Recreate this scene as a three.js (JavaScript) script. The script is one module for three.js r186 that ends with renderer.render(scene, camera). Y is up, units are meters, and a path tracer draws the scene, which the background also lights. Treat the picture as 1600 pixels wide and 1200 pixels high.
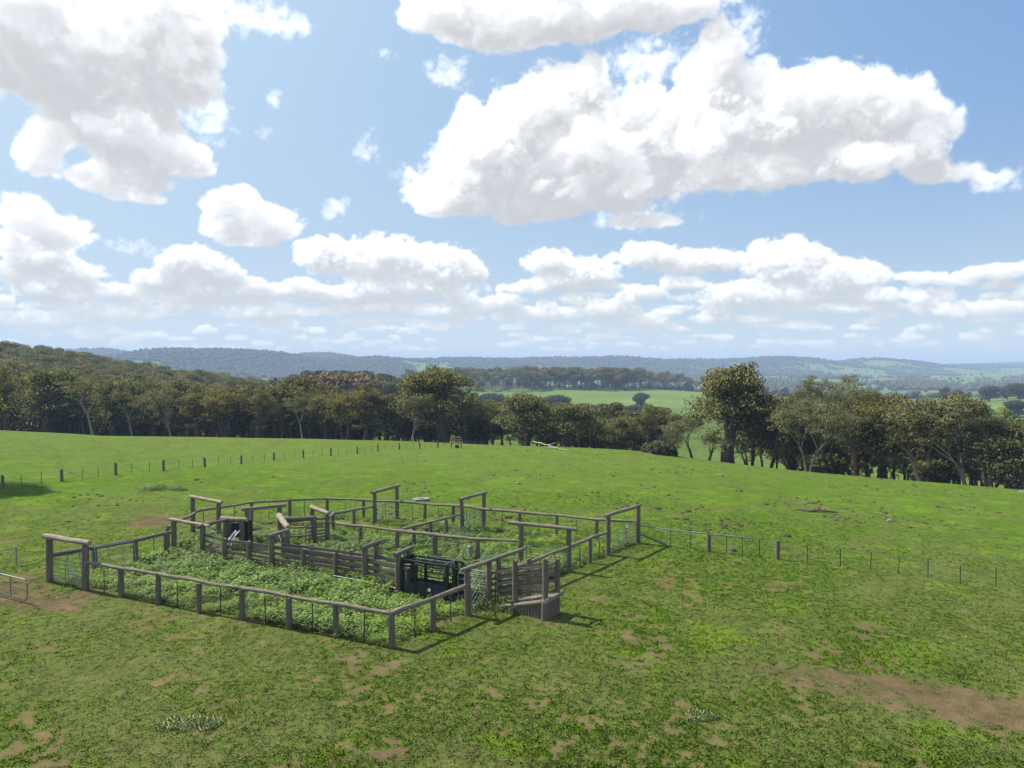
import * as THREE from 'three';
import { mergeGeometries } from 'three/addons/utils/BufferGeometryUtils.js';

// ---------------------------------------------------------------- camera, sky, sun, exposure
const scene = new THREE.Scene();
const EYE = new THREE.Vector3(0, 11, 0), FOCAL = 1109, PITCH = Math.atan(30 / FOCAL);   // a drone 11 m above the yards
const camera = new THREE.PerspectiveCamera(2 * Math.atan(600 / FOCAL) * 180 / Math.PI, 4 / 3, 0.3, 40000);
camera.position.copy(EYE);
camera.rotation.x = -PITCH;
const SUN_AZ = -63, SUN_EL = 50;                                                         // degrees: left of straight ahead, and up
const sunDir = new THREE.Vector3(Math.sin(rad(SUN_AZ)) * Math.cos(rad(SUN_EL)), Math.sin(rad(SUN_EL)), -Math.cos(rad(SUN_AZ)) * Math.cos(rad(SUN_EL)));
const skyTexture = makeSky();
scene.background = skyTexture;
scene.environment = skyTexture;
const sun = new THREE.DirectionalLight(new THREE.Color(1.0, 0.94, 0.83), 4.8);
sun.position.copy(sunDir).multiplyScalar(200).add(new THREE.Vector3(0, 0, -60));
sun.target.position.set(0, 0, -60);
sun.castShadow = true;
Object.assign(sun.shadow.camera, { left: -190, right: 190, top: 190, bottom: -190, near: 1, far: 500 });
sun.shadow.mapSize.set(4096, 4096);
scene.add(sun, sun.target);
scene.fog = new THREE.FogExp2(new THREE.Color(0.52, 0.71, 1.0), 0.00020);
const renderer = new THREE.WebGLRenderer({ antialias: true });
renderer.toneMapping = THREE.LinearToneMapping;
renderer.toneMappingExposure = 1.75;
renderer.shadowMap.enabled = true;

// ---------------------------------------------------------------- where things stand
function ray(px, py) {                                               // direction of a point of the 1600 x 1200 photograph
  const y = (600 - py) / FOCAL;
  return new THREE.Vector3((px - 800) / FOCAL, y * Math.cos(PITCH) - Math.sin(PITCH), -Math.cos(PITCH) - y * Math.sin(PITCH));
}
function at(px, py, depth) { const d = ray(px, py); return d.multiplyScalar(depth / -d.z).add(EYE); }      // the point at that distance ahead
function level(px, py, h = 0) { const d = ray(px, py); return d.multiplyScalar((h - EYE.y) / d.y).add(EYE); } // the point at height h of the flat yard
function onGround(px, py, from = 14) {                               // where that line of sight meets the land
  const d = ray(px, py); d.multiplyScalar(1 / -d.z);
  let t = from;
  for (let k = 0; k < 3000; k++) { const s = Math.max(0.15, t * 0.006); if (EYE.y + d.y * t < land(d.x * t, -t)) break; t += s; }
  return new THREE.Vector3(d.x * t, land(d.x * t, -t), -t);
}

// the lie of the land: a smooth sheet through surveyed points near by, hills beyond
const survey = (() => {
  const pts = [];
  const p = (px, py, d) => { const q = at(px, py, d); pts.push([q.x, q.z, q.y]); };
  const w = (x, z, y) => pts.push([x, z, y]);
  for (const [x, z] of [[0, -14], [-14, -16], [14, -16], [-25, -27], [-4, -27], [14, -26], [-22, -40], [-8, -40], [4, -41], [-20, -52], [-4, -50], [9, -45], [0, 5], [-30, -5], [30, -5]]) w(x, z, 0);
  w(26, -34, -0.5); w(40, -36, -1.3); w(30, -46, -1.1); w(55, -45, -2.6); w(12, -62, -0.6); w(34, -62, -1.9); w(-12, -66, -0.4); w(-45, -58, 0.4); w(-60, -60, 0.5); w(-40, -80, -0.5); w(-75, -85, 0.6);
  p(428, 720, 97); p(684, 701, 128); p(255, 736, 84); p(900, 720, 100); p(1100, 735, 90); p(1300, 762, 78); p(1500, 790, 66);
  p(-60, 668, 150); p(0, 672, 150); p(100, 677, 152); p(200, 683, 154); p(300, 684, 155); p(400, 684, 155); p(500, 686, 153); p(600, 688, 150); p(700, 693, 145); p(850, 698, 135); p(1000, 706, 124);
  p(1100, 720, 114); p(1200, 732, 105); p(1300, 741, 98); p(1400, 750, 93); p(1500, 758, 88); p(1600, 767, 84); p(1700, 775, 80);
  for (const [px, d, y] of [[-60, 200, -6], [100, 200, -10], [300, 205, -13], [500, 205, -14], [700, 195, -13.5], [850, 185, -13], [1000, 172, -13], [1100, 160, -13], [1200, 148, -13], [1300, 140, -12.5], [1400, 135, -12], [1500, 128, -12], [1600, 124, -12], [1750, 120, -12]]) { const q = at(px, 570, d); w(q.x, q.z, y); }
  for (const [px, d, y] of [[500, 300, -26], [700, 300, -28], [900, 300, -30], [1100, 270, -30], [1300, 260, -28], [1500, 260, -27], [1700, 250, -26]]) { const q = at(px, 570, d); w(q.x, q.z, y); }
  p(800, 662, 460); p(950, 664, 450); p(1100, 668, 440); p(800, 636, 640); p(950, 636, 640); p(1100, 638, 620); p(700, 613, 860); p(850, 612, 860); p(1000, 612, 850); p(1100, 616, 840); p(1200, 640, 700);
  p(1400, 650, 600); p(1600, 634, 560); p(1500, 625, 760); p(1600, 612, 820); p(1300, 628, 850);
  for (const [px, d, y] of [[-100, 430, 8], [0, 420, 8], [150, 410, 0], [300, 390, -8.5], [420, 370, -15.5], [520, 360, -20], [570, 440, -17], [500, 440, -17], [-100, 300, 0], [50, 290, -5], [200, 290, -11], [350, 290, -17], [0, 700, 5], [200, 700, -20], [400, 700, -45], [560, 560, -42], [560, 800, -40], [-300, 400, 10]]) { const q = at(px, 570, d); w(q.x, q.z, y); }
  for (const [x, z, y] of [[-300, 0, 6], [300, 0, -30], [0, 300, -10], [-400, 300, 0], [400, 300, -30], [-150, -40, 3], [120, -30, -9], [-90, 40, 2], [90, 50, -5], [0, 90, -1], [200, -120, -24], [-200, -150, 3]]) w(x, z, y);
  const n = pts.length, N = n + 3, A = [], k = (r2) => (r2 < 1e-6 ? 0 : 0.5 * r2 * Math.log(r2));
  const S = 100;
  for (let i = 0; i < n; i++) { const row = new Float64Array(N + 1); for (let j = 0; j < n; j++) row[j] = k(((pts[i][0] - pts[j][0]) / S) ** 2 + ((pts[i][1] - pts[j][1]) / S) ** 2) + (i === j ? 0.0004 : 0); row[n] = 1; row[n + 1] = pts[i][0] / S; row[n + 2] = pts[i][1] / S; row[N] = pts[i][2]; A.push(row); }
  for (let c = 0; c < 3; c++) { const row = new Float64Array(N + 1); for (let j = 0; j < n; j++) row[j] = c ? pts[j][c - 1] / S : 1; A.push(row); }
  for (let c = 0; c < N; c++) {
    let best = c; for (let r = c + 1; r < N; r++) if (Math.abs(A[r][c]) > Math.abs(A[best][c])) best = r;
    [A[c], A[best]] = [A[best], A[c]];
    for (let r = c + 1; r < N; r++) { const f = A[r][c] / A[c][c]; if (f) for (let q = c; q <= N; q++) A[r][q] -= f * A[c][q]; }
  }
  const x = new Float64Array(N);
  for (let r = N - 1; r >= 0; r--) { let s = A[r][N]; for (let q = r + 1; q < N; q++) s -= A[r][q] * x[q]; x[r] = s / A[r][r]; }
  return (X, Z) => { let s = x[n] + x[n + 1] * X / S + x[n + 2] * Z / S; for (let i = 0; i < n; i++) s += x[i] * k(((X - pts[i][0]) / S) ** 2 + ((Z - pts[i][1]) / S) ** 2); return s; };
})();
const PEAKS = [[-420, 552, 3000, 520], [-200, 540, 3000, 600], [-60, 543, 2900, 500], [60, 546, 3300, 480], [160, 544, 3600, 360], [240, 547, 2500, 380], [292, 544, 2500, 320], [370, 547, 2600, 330], [425, 550, 2700, 330], [492, 551, 3700, 330],
  [545, 559, 2900, 420], [620, 560, 3000, 400], [690, 559, 3300, 400], [775, 560, 3400, 430], [860, 558, 3500, 330], [915, 560, 3300, 330], [968, 557, 3400, 330], [1040, 562, 3600, 350], [1105, 561, 3700, 340], [1155, 560, 3700, 280], [1215, 557, 3700, 340],
  [1290, 566, 3900, 360], [1372, 561, 3900, 330], [1432, 565, 4000, 310], [1510, 569, 4700, 620], [1590, 567, 5600, 850], [1750, 566, 5600, 850], [1900, 560, 6000, 900],
  [300, 583, 1700, 330], [450, 592, 1500, 300], [615, 588, 2000, 380], [760, 590, 2200, 400], [1050, 588, 2600, 420], [1230, 585, 2700, 520], [1400, 588, 3000, 560], [1560, 590, 3000, 500]]
  .map(([px, py, d, R]) => { const q = at(px, py, d); return { x: q.x, z: q.z, h: Math.max(5, q.y + 37), want: Math.max(5, q.y + 37), R: R * (1.05 + 0.25 * Math.sin(px)) }; });
function swell(x, z) { let s = 0; for (const p of PEAKS) { const q = ((x - p.x) ** 2 + (z - p.z) ** 2) / (p.R * p.R); if (q < 7) { const g = p.h * Math.exp(-q); s += g * g * g; } } return Math.cbrt(s); }
for (let k = 0; k < 12; k++) for (const p of PEAKS) p.h *= Math.pow(p.want / swell(p.x, p.z), 0.7);   // each summit at its own height

function farLand(x, z) {
  const h = swell(x, z), r = Math.hypot(x, z), k = Math.min(1, r / 2500);
  return -44 + h + (3 + 0.10 * h) * 1.4 * fbm2(x / 420, z / 420, 4) * k + 4 * fbm2(x / 1300 + 9, z / 1300, 2) * k;
}
function land(x, z) {
  const r = Math.hypot(x, z);
  if (r > 1250) return farLand(x, z);
  const near = Math.max(-60, Math.min(24, survey(x, z))) + smooth(60, 250, r) * 1.6 * fbm2(x / 60, z / 60, 3) + 0.05 * fbm2(x / 6, z / 6, 2);
  return r < 900 ? near : mix(near, farLand(x, z), smooth(900, 1250, r));
}

// ---------------------------------------------------------------- what grows on it: colour of the ground, and how thick the grass is
const BARE = [                                                      // worn earth: x, z, half length, half width, turn, strength
  ...[[1300, 1060, 2.2, 0.5, -0.32, 0.95], [1420, 1084, 2.6, 0.8, -0.32, 1.0], [1540, 1116, 2.2, 0.7, -0.3, 0.95], [1235, 1048, 1.0, 0.35, -0.3, 0.8], [1000, 1003, 0.9, 0.5, 0.2, 0.66], [1055, 1027, 0.7, 0.3, 0, 0.6], [895, 1045, 1.0, 0.3, -0.5, 0.62], [930, 935, 0.6, 0.25, 0, 0.7],
    [60, 942, 1.9, 0.7, -0.4, 1.0], [10, 925, 1.5, 0.8, -0.2, 1.0], [105, 940, 1.0, 0.6, -0.3, 0.9], [60, 905, 1.6, 0.5, -0.4, 0.7], [150, 925, 1.0, 0.4, -0.4, 0.9], [255, 815, 1.7, 1.4, 0, 0.85], [300, 812, 1.5, 1.0, 0, 0.75], [235, 822, 1.0, 0.7, 0, 0.8],
    [450, 826, 1.4, 0.5, -0.3, 0.85], [540, 816, 2.0, 0.4, -0.3, 0.85], [615, 826, 1.6, 0.4, -0.3, 0.8], [680, 838, 1.0, 0.4, -0.3, 0.6], [335, 945, 1.2, 0.4, 0, 0.55], [850, 975, 1.2, 0.4, 0, 0.8], [718, 966, 0.9, 0.35, 0.6, 0.8], [612, 1180, 0.5, 0.3, 0, 0.75], [350, 1185, 1.0, 0.3, 0.2, 0.5],
    [745, 945, 1.2, 0.3, -0.4, 0.8], [1250, 800, 2.0, 0.8, -0.2, 0.7], [1270, 930, 1.4, 0.4, 0, 0.5], [1290, 990, 1.6, 0.7, 0, 0.55]].map(([px, py, a, b, t, k]) => { const q = level(px, py); return { x: q.x, z: q.z, a, b, c: Math.cos(t), s: Math.sin(t), k }; }),
];
function worn(x, z) {
  let s = 0;
  for (const b of BARE) {
    const dx = x - b.x, dz = -(z - b.z), u = (dx * b.c + dz * b.s) / (b.a * 1.6), v = (-dx * b.s + dz * b.c) / (b.b * 1.6), q = u * u + v * v;
    if (q < 2.2) s = Math.max(s, b.k * (1 - q / 2.2));
  }
  return s;
}
function broadAt(x, z) {                                             // what changes over metres
  const d = -z, n1 = fbm2(x / 3.1, z / 3.1, 4), n2 = fbm2(x / 9 + 40, z / 9, 3), n4 = fbm2(x / 28 - 11, z / 28, 2);
  return { n1, n2, n4, worn: worn(x, z), fore: 1 - smooth(36, 62, d + 0.25 * x) };
}
function groundAt(x, z, q = broadAt(x, z)) {                        // { soil: 0 grass .. 1 earth, lush: 0 olive .. 1 bright }
  const d = -z, n3 = fbm2(x / 0.9 + 7, z / 0.9, 3), n5 = fbm2(x / 0.30 + 90, z / 0.30, 2), right = smooth(-10, 25, x);
  let soil = smooth(0.04, 0.52, q.n1 * 0.75 + 0.75 * n3 + 0.95 * n5 + 0.20 * q.n2 - 0.34 + 0.33 * q.fore) * 0.85;
  soil = Math.max(soil, smooth(0.32, 0.92, q.worn + 0.60 * q.n1 + 0.65 * n3 + 0.75 * n5) * 0.92);
  if (d > 48 || x < -24) soil *= 1 - 0.8 * smooth(48, 60, d);
  const lush = clamp01(0.44 + 0.9 * q.n2 + 1.3 * q.n1 + 0.5 * n3 + 0.36 * (1 - q.fore) + 0.20 * smooth(0, -40, x) - 0.08 * right * q.fore + 0.5 * q.n4);
  const lime = smooth(0.13, 0.30, fbm2(x / 3.4 - 31, z / 2.4, 3) + 0.22 * n3) * (1 - soil);
  return { soil, lush, n3, n5, lime };
}
const C_SOIL = [0.108, 0.075, 0.043], C_OLIVE = [0.090, 0.110, 0.029], C_LUSH = [0.070, 0.126, 0.011], C_FAR = [0.089, 0.128, 0.021], C_STRAW = [0.20, 0.165, 0.085], C_LIME = [0.112, 0.196, 0.008];
function groundColor(x, z, q, speck = 0) {  // random specks: darks painted as shade between tufts, lights as straw
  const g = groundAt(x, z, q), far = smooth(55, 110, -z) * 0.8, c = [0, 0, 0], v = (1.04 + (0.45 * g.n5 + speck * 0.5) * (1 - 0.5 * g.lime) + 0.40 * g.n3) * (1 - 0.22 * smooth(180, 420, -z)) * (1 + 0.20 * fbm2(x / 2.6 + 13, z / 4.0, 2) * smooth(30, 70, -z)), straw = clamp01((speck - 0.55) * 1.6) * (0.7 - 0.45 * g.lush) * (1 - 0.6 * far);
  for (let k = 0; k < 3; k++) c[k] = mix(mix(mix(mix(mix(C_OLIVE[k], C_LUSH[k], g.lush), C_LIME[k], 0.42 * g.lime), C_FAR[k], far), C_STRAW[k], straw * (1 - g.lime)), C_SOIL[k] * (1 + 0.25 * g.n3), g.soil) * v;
  return c;
}
const C_WOOD = [0.055, 0.058, 0.030], C_FIELD = [0.100, 0.150, 0.036];
function woodAt(x, z) {                                             // how wooded the far country is
  const r = Math.hypot(x, z), h = land(x, z);
  const n = fbm2(x / 380 + 3, z / 380 - 8, 4) + 0.5 * fbm2(x / 110, z / 110, 3);
  return smooth(-0.12, 0.16, n * 1.2 + 0.009 * (h + 10) + 0.10) * smooth(900, 1400, r);
}
function farColor(x, z) {
  const w = woodAt(x, z), v = 1 + 0.35 * fbm2(x / 45, z / 45, 3), f = fbm2(x / 260 + 70, z / 200, 2), c = [0, 0, 0];
  for (let k = 0; k < 3; k++) c[k] = mix(C_FIELD[k] * (1 + 0.7 * f * [1.1, 0.8, 0.6][k]), C_WOOD[k], w) * v;
  return c;
}
const ground = (() => {
  const fine = [], rest = [];
  for (let a = -47; a <= 47.001; a += 0.22) fine.push(a);
  for (let a = 47.04; a < 313; a += 3.8) rest.push(a);
  rest.push(312.96);
  const rings = (a, b, near) => { const l = []; let r = a; while (r < b - 1e-6) { l.push(r); r = r < 60 ? r + 0.45 : r * 1.0165; if (r > b - 0.2) break; } l.push(b); return l; };
  const patch = (angles, radii, uvOf, colour) => {
    const na = angles.length, nr = radii.length, pos = [], col = [], uv = [], idx = [];
    for (const r of radii) for (const a of angles) {
      const x = Math.sin(rad(a)) * r, z = -Math.cos(rad(a)) * r; pos.push(x, land(x, z), z); uv.push(...uvOf(x, z));
      if (!colour) { col.push(1, 1, 1); continue; }
      const t = smooth(420, 700, r), near = t < 1 ? groundColor(x, z, broadAt(x, z)) : null, far = t > 0 ? (Math.abs(a) < 48 ? farColor(x, z) : C_FIELD) : null;
      for (let q = 0; q < 3; q++) col.push(near && far ? mix(near[q], far[q], t) : (near || far)[q]);
    }
    for (let i = 0; i < nr - 1; i++) for (let j = 0; j < na - 1; j++) { const p = i * na + j; idx.push(p, p + na, p + 1, p + 1, p + na, p + na + 1); }
    return geo(pos, idx, null, uv, col);
  };
  const bump = (() => {
    const W = 512, d = new Uint8Array(W * W * 4), r = rng(3);
    for (let j = 0; j < W; j++) for (let i = 0; i < W; i++) { const u = i / W * 6.2832, v = j / W * 6.2832, k = (j * W + i) * 4, n = 0.5 + 0.25 * noise3(Math.cos(u) * 9 + Math.cos(v) * 9, Math.sin(u) * 9, Math.sin(v) * 9) + 0.25 * noise3(Math.cos(u) * 22 + 4, Math.sin(u) * 22 + Math.cos(v) * 22, Math.sin(v) * 22) + 0.3 * (r() - 0.5); d[k] = d[k + 1] = d[k + 2] = Math.round(255 * clamp01(n)); d[k + 3] = 255; }
    return (ru, rv) => { const t = new THREE.DataTexture(d, W, W); t.wrapS = t.wrapT = THREE.RepeatWrapping; t.magFilter = THREE.LinearFilter; t.repeat.set(ru, rv); t.needsUpdate = true; return t; };
  })();
  const enc = new Uint8Array(4097); for (let i = 0; i <= 4096; i++) { const v = i / 4096; enc[i] = Math.round(255 * (v <= 0.0031308 ? 12.92 * v : 1.055 * Math.pow(v, 1 / 2.4) - 0.055)); }
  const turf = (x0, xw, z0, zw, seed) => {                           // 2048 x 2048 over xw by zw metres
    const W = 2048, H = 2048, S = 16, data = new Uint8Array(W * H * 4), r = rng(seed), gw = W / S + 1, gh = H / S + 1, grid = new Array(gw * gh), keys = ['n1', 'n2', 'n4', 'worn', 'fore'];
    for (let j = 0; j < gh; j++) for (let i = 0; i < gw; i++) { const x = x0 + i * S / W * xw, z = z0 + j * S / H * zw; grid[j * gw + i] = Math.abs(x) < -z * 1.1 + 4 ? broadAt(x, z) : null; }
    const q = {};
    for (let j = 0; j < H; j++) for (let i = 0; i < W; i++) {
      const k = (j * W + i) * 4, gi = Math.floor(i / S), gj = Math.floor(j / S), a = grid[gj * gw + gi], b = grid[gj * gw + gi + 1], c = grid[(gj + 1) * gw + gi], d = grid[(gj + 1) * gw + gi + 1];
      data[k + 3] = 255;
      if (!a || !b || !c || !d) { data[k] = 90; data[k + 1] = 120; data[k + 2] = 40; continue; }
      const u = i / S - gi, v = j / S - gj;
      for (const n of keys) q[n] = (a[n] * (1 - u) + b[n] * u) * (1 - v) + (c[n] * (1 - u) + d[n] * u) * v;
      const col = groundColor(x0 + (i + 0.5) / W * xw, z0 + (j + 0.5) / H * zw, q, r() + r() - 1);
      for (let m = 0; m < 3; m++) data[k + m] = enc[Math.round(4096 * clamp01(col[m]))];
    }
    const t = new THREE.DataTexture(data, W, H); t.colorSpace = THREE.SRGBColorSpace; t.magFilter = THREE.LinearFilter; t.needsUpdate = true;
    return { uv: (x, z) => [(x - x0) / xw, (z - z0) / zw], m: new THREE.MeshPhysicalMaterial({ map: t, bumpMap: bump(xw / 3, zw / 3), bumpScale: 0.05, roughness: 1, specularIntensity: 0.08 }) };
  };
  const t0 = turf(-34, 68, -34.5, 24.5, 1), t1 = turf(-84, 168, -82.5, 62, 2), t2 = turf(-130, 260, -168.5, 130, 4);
  const plain = new THREE.MeshPhysicalMaterial({ vertexColors: true, roughness: 1, specularIntensity: 0.08 }), no = () => [0, 0];
  const all = rings(10.5, 8200), round = [...fine.slice(-1), ...rest, 313];
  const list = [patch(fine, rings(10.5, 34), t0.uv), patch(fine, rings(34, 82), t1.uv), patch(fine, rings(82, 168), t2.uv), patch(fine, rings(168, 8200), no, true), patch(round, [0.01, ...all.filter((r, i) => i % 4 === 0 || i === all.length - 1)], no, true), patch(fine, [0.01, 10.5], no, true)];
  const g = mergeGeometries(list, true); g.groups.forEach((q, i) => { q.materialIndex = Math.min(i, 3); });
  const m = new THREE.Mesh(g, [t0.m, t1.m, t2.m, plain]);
  m.name = 'ground'; m.userData = { kind: 'structure', label: 'green paddock on a hilltop with worn patches, falling away to a valley' };
  m.receiveShadow = m.castShadow = true;
  scene.add(m);
  return m;
})();

// ---------------------------------------------------------------- builders
const names = {};
function numbered(n) { names[n] = (names[n] ?? -1) + 1; return names[n] ? n + '_' + String(names[n]).padStart(3, '0') : n; }
function tag(o, label, category, group, kind) {
  o.userData = { label, category };
  if (group) o.userData.group = group;
  if (kind) { o.userData.kind = kind; }
  return o;
}
function thing(name, label, category, pos, group) {
  const o = new THREE.Group(); o.name = numbered(name); o.position.copy(pos); scene.add(o);
  return tag(o, label, category, group);
}
function part(name, geometry, material, parent) {
  const m = new THREE.Mesh(geometry, material); m.name = name; m.castShadow = m.receiveShadow = true; parent.add(m);
  return m;
}
const V3 = (x, y, z) => new THREE.Vector3(x, y, z), UP = V3(0, 1, 0);
function geo(pos, idx, nor, uv, col) {
  const g = new THREE.BufferGeometry();
  g.setAttribute('position', new THREE.Float32BufferAttribute(pos, 3));
  if (nor) g.setAttribute('normal', new THREE.Float32BufferAttribute(nor, 3));
  if (uv) g.setAttribute('uv', new THREE.Float32BufferAttribute(uv, 2));
  if (col) g.setAttribute('color', new THREE.Float32BufferAttribute(col, 3));
  if (idx) g.setIndex(idx);
  if (!nor) g.computeVertexNormals();
  return g;
}
// a tapered, slightly crooked round along a list of points
function roundAlong(points, radii, sides, { caps = true, rough = 0, seed = 1, uvScale = 1 } = {}) {
  const pos = [], uv = [], idx = [], n = points.length; let side = V3(1, 0, 0), len = 0;
  const dir = V3(), up = V3();
  for (let i = 0; i < n; i++) {
    dir.subVectors(points[Math.min(n - 1, i + 1)], points[Math.max(0, i - 1)]).normalize();
    if (i === 0 && Math.abs(dir.x) > 0.8) side.set(0, 1, 0);
    side.addScaledVector(dir, -side.dot(dir)).normalize(); up.crossVectors(dir, side);
    if (i) len += points[i].distanceTo(points[i - 1]);
    for (let s = 0; s <= sides; s++) {
      const a = (s % sides) / sides * Math.PI * 2, r = radii[i] * (1 + (rough ? rough * noise3(Math.cos(a) * 1.3 + seed * 7.1, Math.sin(a) * 1.3, len * 1.7 + seed) : 0)), c = Math.cos(a) * r, q = Math.sin(a) * r;
      pos.push(points[i].x + side.x * c + up.x * q, points[i].y + side.y * c + up.y * q, points[i].z + side.z * c + up.z * q);
      uv.push(s / sides * Math.PI * 2 * radii[0] * uvScale + seed * 0.37, len * uvScale + seed * 0.61);
    }
  }
  const w = sides + 1;
  for (let i = 0; i < n - 1; i++) for (let s = 0; s < sides; s++) { const a = i * w + s; idx.push(a, a + 1, a + w, a + 1, a + w + 1, a + w); }
  const g0 = geo(pos, idx, null, uv);
  { const nn = g0.attributes.normal; for (let i = 0; i < n; i++) { const a = i * w, b = a + sides, x = nn.getX(a) + nn.getX(b), y = nn.getY(a) + nn.getY(b), z = nn.getZ(a) + nn.getZ(b), l = Math.hypot(x, y, z) || 1; nn.setXYZ(a, x / l, y / l, z / l); nn.setXYZ(b, x / l, y / l, z / l); } }
  if (!caps) return g0;
  const parts = [g0];
  for (const e of [0, n - 1]) {
    const cp = [points[e].x, points[e].y, points[e].z], cu = [0.1, 0.1], ci = [];
    for (let s = 0; s <= sides; s++) { const k = (e * w + s) * 3; cp.push(pos[k], pos[k + 1], pos[k + 2]); cu.push(0.1 + 0.05 * Math.cos(s / sides * 6.283), 0.1 + 0.05 * Math.sin(s / sides * 6.283)); }
    for (let s = 0; s < sides; s++) e ? ci.push(0, s + 1, s + 2) : ci.push(0, s + 2, s + 1);
    parts.push(geo(cp, ci, null, cu));
  }
  return mergeGeometries(parts);
}
function logGeo(a, b, r0, r1, seed, bend = 0.02, sides = 10) {
  const r = rng(seed * 31 + 5), n = Math.max(3, Math.round(a.distanceTo(b) / 0.5)), pts = [], rr = [], l = a.distanceTo(b), px = r() * 9, py = r() * 9;
  for (let i = 0; i <= n; i++) {
    const t = i / n, p = a.clone().lerp(b, t);
    const k = bend * Math.sin(Math.PI * t) * l * 0.5 + 0.012;
    p.x += k * noise3(t * l * 0.45 + px, 1.5, seed); p.y += k * noise3(t * l * 0.45 + py, 8.5, seed); p.z += k * noise3(t * l * 0.45, px, seed);
    pts.push(p); rr.push(mix(r0, r1, t));
  }
  return roundAlong(pts, rr, sides, { rough: 0.27, seed });
}
function boxGeo(w, h, d, bevel = 0.008) {                            // a board with its edges taken off
  const s = new THREE.Shape(), x = w / 2 - bevel, y = h / 2 - bevel;
  s.moveTo(-x, -y); s.lineTo(x, -y); s.lineTo(x, y); s.lineTo(-x, y); s.closePath();
  const g = new THREE.ExtrudeGeometry(s, { depth: d - 2 * bevel, bevelEnabled: true, bevelThickness: bevel, bevelSize: bevel, bevelSegments: 1, steps: 1 });
  return g.translate(0, 0, -(d - 2 * bevel) / 2);
}
// put a unit shape that runs along its own z between two points
function span(mesh, a, b, sx = 1, sy = 1, roll = 0) {
  mesh.position.copy(a).lerp(b, 0.5);
  const z = V3().subVectors(b, a), l = z.length(); z.normalize();
  const x = V3().crossVectors(UP, z); if (x.lengthSq() < 1e-4) x.set(1, 0, 0); x.normalize();
  mesh.quaternion.setFromRotationMatrix(new THREE.Matrix4().makeBasis(x, V3().crossVectors(z, x), z));
  if (roll) mesh.rotateZ(roll);
  mesh.scale.set(sx, sy, l);
  return mesh;
}
const UNIT_PIPE = new THREE.CylinderGeometry(1, 1, 1, 8).rotateX(Math.PI / 2), UNIT_BOX = boxGeo(1, 1, 1, 0.02);
function pipe(name, a, b, r, material, parent) { return span(part(name, UNIT_PIPE, material, parent), a, b, r, r); }
function beamBox(name, a, b, w, h, material, parent, roll = 0) { return span(part(name, UNIT_BOX, material, parent), a, b, w, h, roll); }

// ---------------------------------------------------------------- materials
function grainTexture(seed, light, dark, warm) {
  const W = 256, H = 512, d = new Uint8Array(W * H * 4), b = new Uint8Array(W * H * 4), enc = (v) => Math.round(255 * Math.pow(clamp01(v), 1 / 2.2));
  for (let j = 0; j < H; j++) for (let i = 0; i < W; i++) {
    const u = i / W * 6.2832, cu = Math.cos(u), su = Math.sin(u), v = j / H * 6.2832, cv = Math.cos(v) * 0.5, sv = Math.sin(v) * 0.5, k = (j * W + i) * 4;
    const s1 = noise3(cu * 5 + seed, su * 5 + cv, sv), s2 = noise3(cu * 14 + seed, su * 14 + cv * 1.5, sv * 1.5 + 3), s3 = noise3(cu * 30, su * 30 + seed + cv * 3, sv * 3), blot = noise3(cu * 1.2 + 5, su * 1.2 + cv * 3, sv * 3 + seed);
    const crack = smooth(0.28, 0.46, Math.abs(s2) * 0.6 + s3 * 0.45 + 0.1);
    const t = clamp01(0.55 + 0.45 * s1 + 0.3 * s3 + 0.25 * blot);
    for (let c = 0; c < 3; c++) d[k + c] = enc(mix(mix(dark[c], light[c], t), warm[c], 0.45 * smooth(0.1, 0.5, blot)) * (1 - 0.62 * crack));
    b[k] = b[k + 1] = b[k + 2] = Math.round(255 * clamp01(0.6 + 0.25 * s3 + 0.2 * s1 - 0.6 * crack));
    d[k + 3] = b[k + 3] = 255;
  }
  const mk = (a, s) => { const t = new THREE.DataTexture(a, W, H); t.wrapS = t.wrapT = THREE.RepeatWrapping; t.magFilter = THREE.LinearFilter; if (s) t.colorSpace = THREE.SRGBColorSpace; t.repeat.set(1.2, 0.5); t.needsUpdate = true; return t; };
  return { map: mk(d, true), bumpMap: mk(b, false) };
}
const timber = new THREE.MeshPhysicalMaterial({ specularIntensity: 0.25, ...grainTexture(1, [0.33, 0.295, 0.24], [0.110, 0.096, 0.076], [0.23, 0.18, 0.125]), bumpScale: 0.012, roughness: 0.92 });
const darkTimber = new THREE.MeshPhysicalMaterial({ specularIntensity: 0.25, ...grainTexture(4, [0.20, 0.18, 0.155], [0.085, 0.075, 0.064], [0.15, 0.115, 0.085]), bumpScale: 0.012, roughness: 0.94 });
const paleTimber = new THREE.MeshPhysicalMaterial({ specularIntensity: 0.25, ...grainTexture(8, [0.39, 0.345, 0.275], [0.16, 0.135, 0.105], [0.38, 0.28, 0.19]), bumpScale: 0.012, roughness: 0.9 });
const postMat = new THREE.MeshPhysicalMaterial({ specularIntensity: 0.25, ...grainTexture(12, [0.24, 0.215, 0.172], [0.082, 0.073, 0.058], [0.16, 0.128, 0.088]), bumpScale: 0.014, roughness: 0.95 });
const galv = new THREE.MeshStandardMaterial({ color: new THREE.Color().setRGB(0.19, 0.205, 0.20), metalness: 0.5, roughness: 0.5 });
const tealSteel = new THREE.MeshStandardMaterial({ color: new THREE.Color().setRGB(0.16, 0.25, 0.26), metalness: 0.5, roughness: 0.5 });
const rustySteel = new THREE.MeshStandardMaterial({ color: new THREE.Color().setRGB(0.20, 0.13, 0.10), metalness: 0.4, roughness: 0.7 });
const blackSteel = new THREE.MeshStandardMaterial({ color: new THREE.Color().setRGB(0.035, 0.033, 0.03), metalness: 0.3, roughness: 0.7 });
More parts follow.
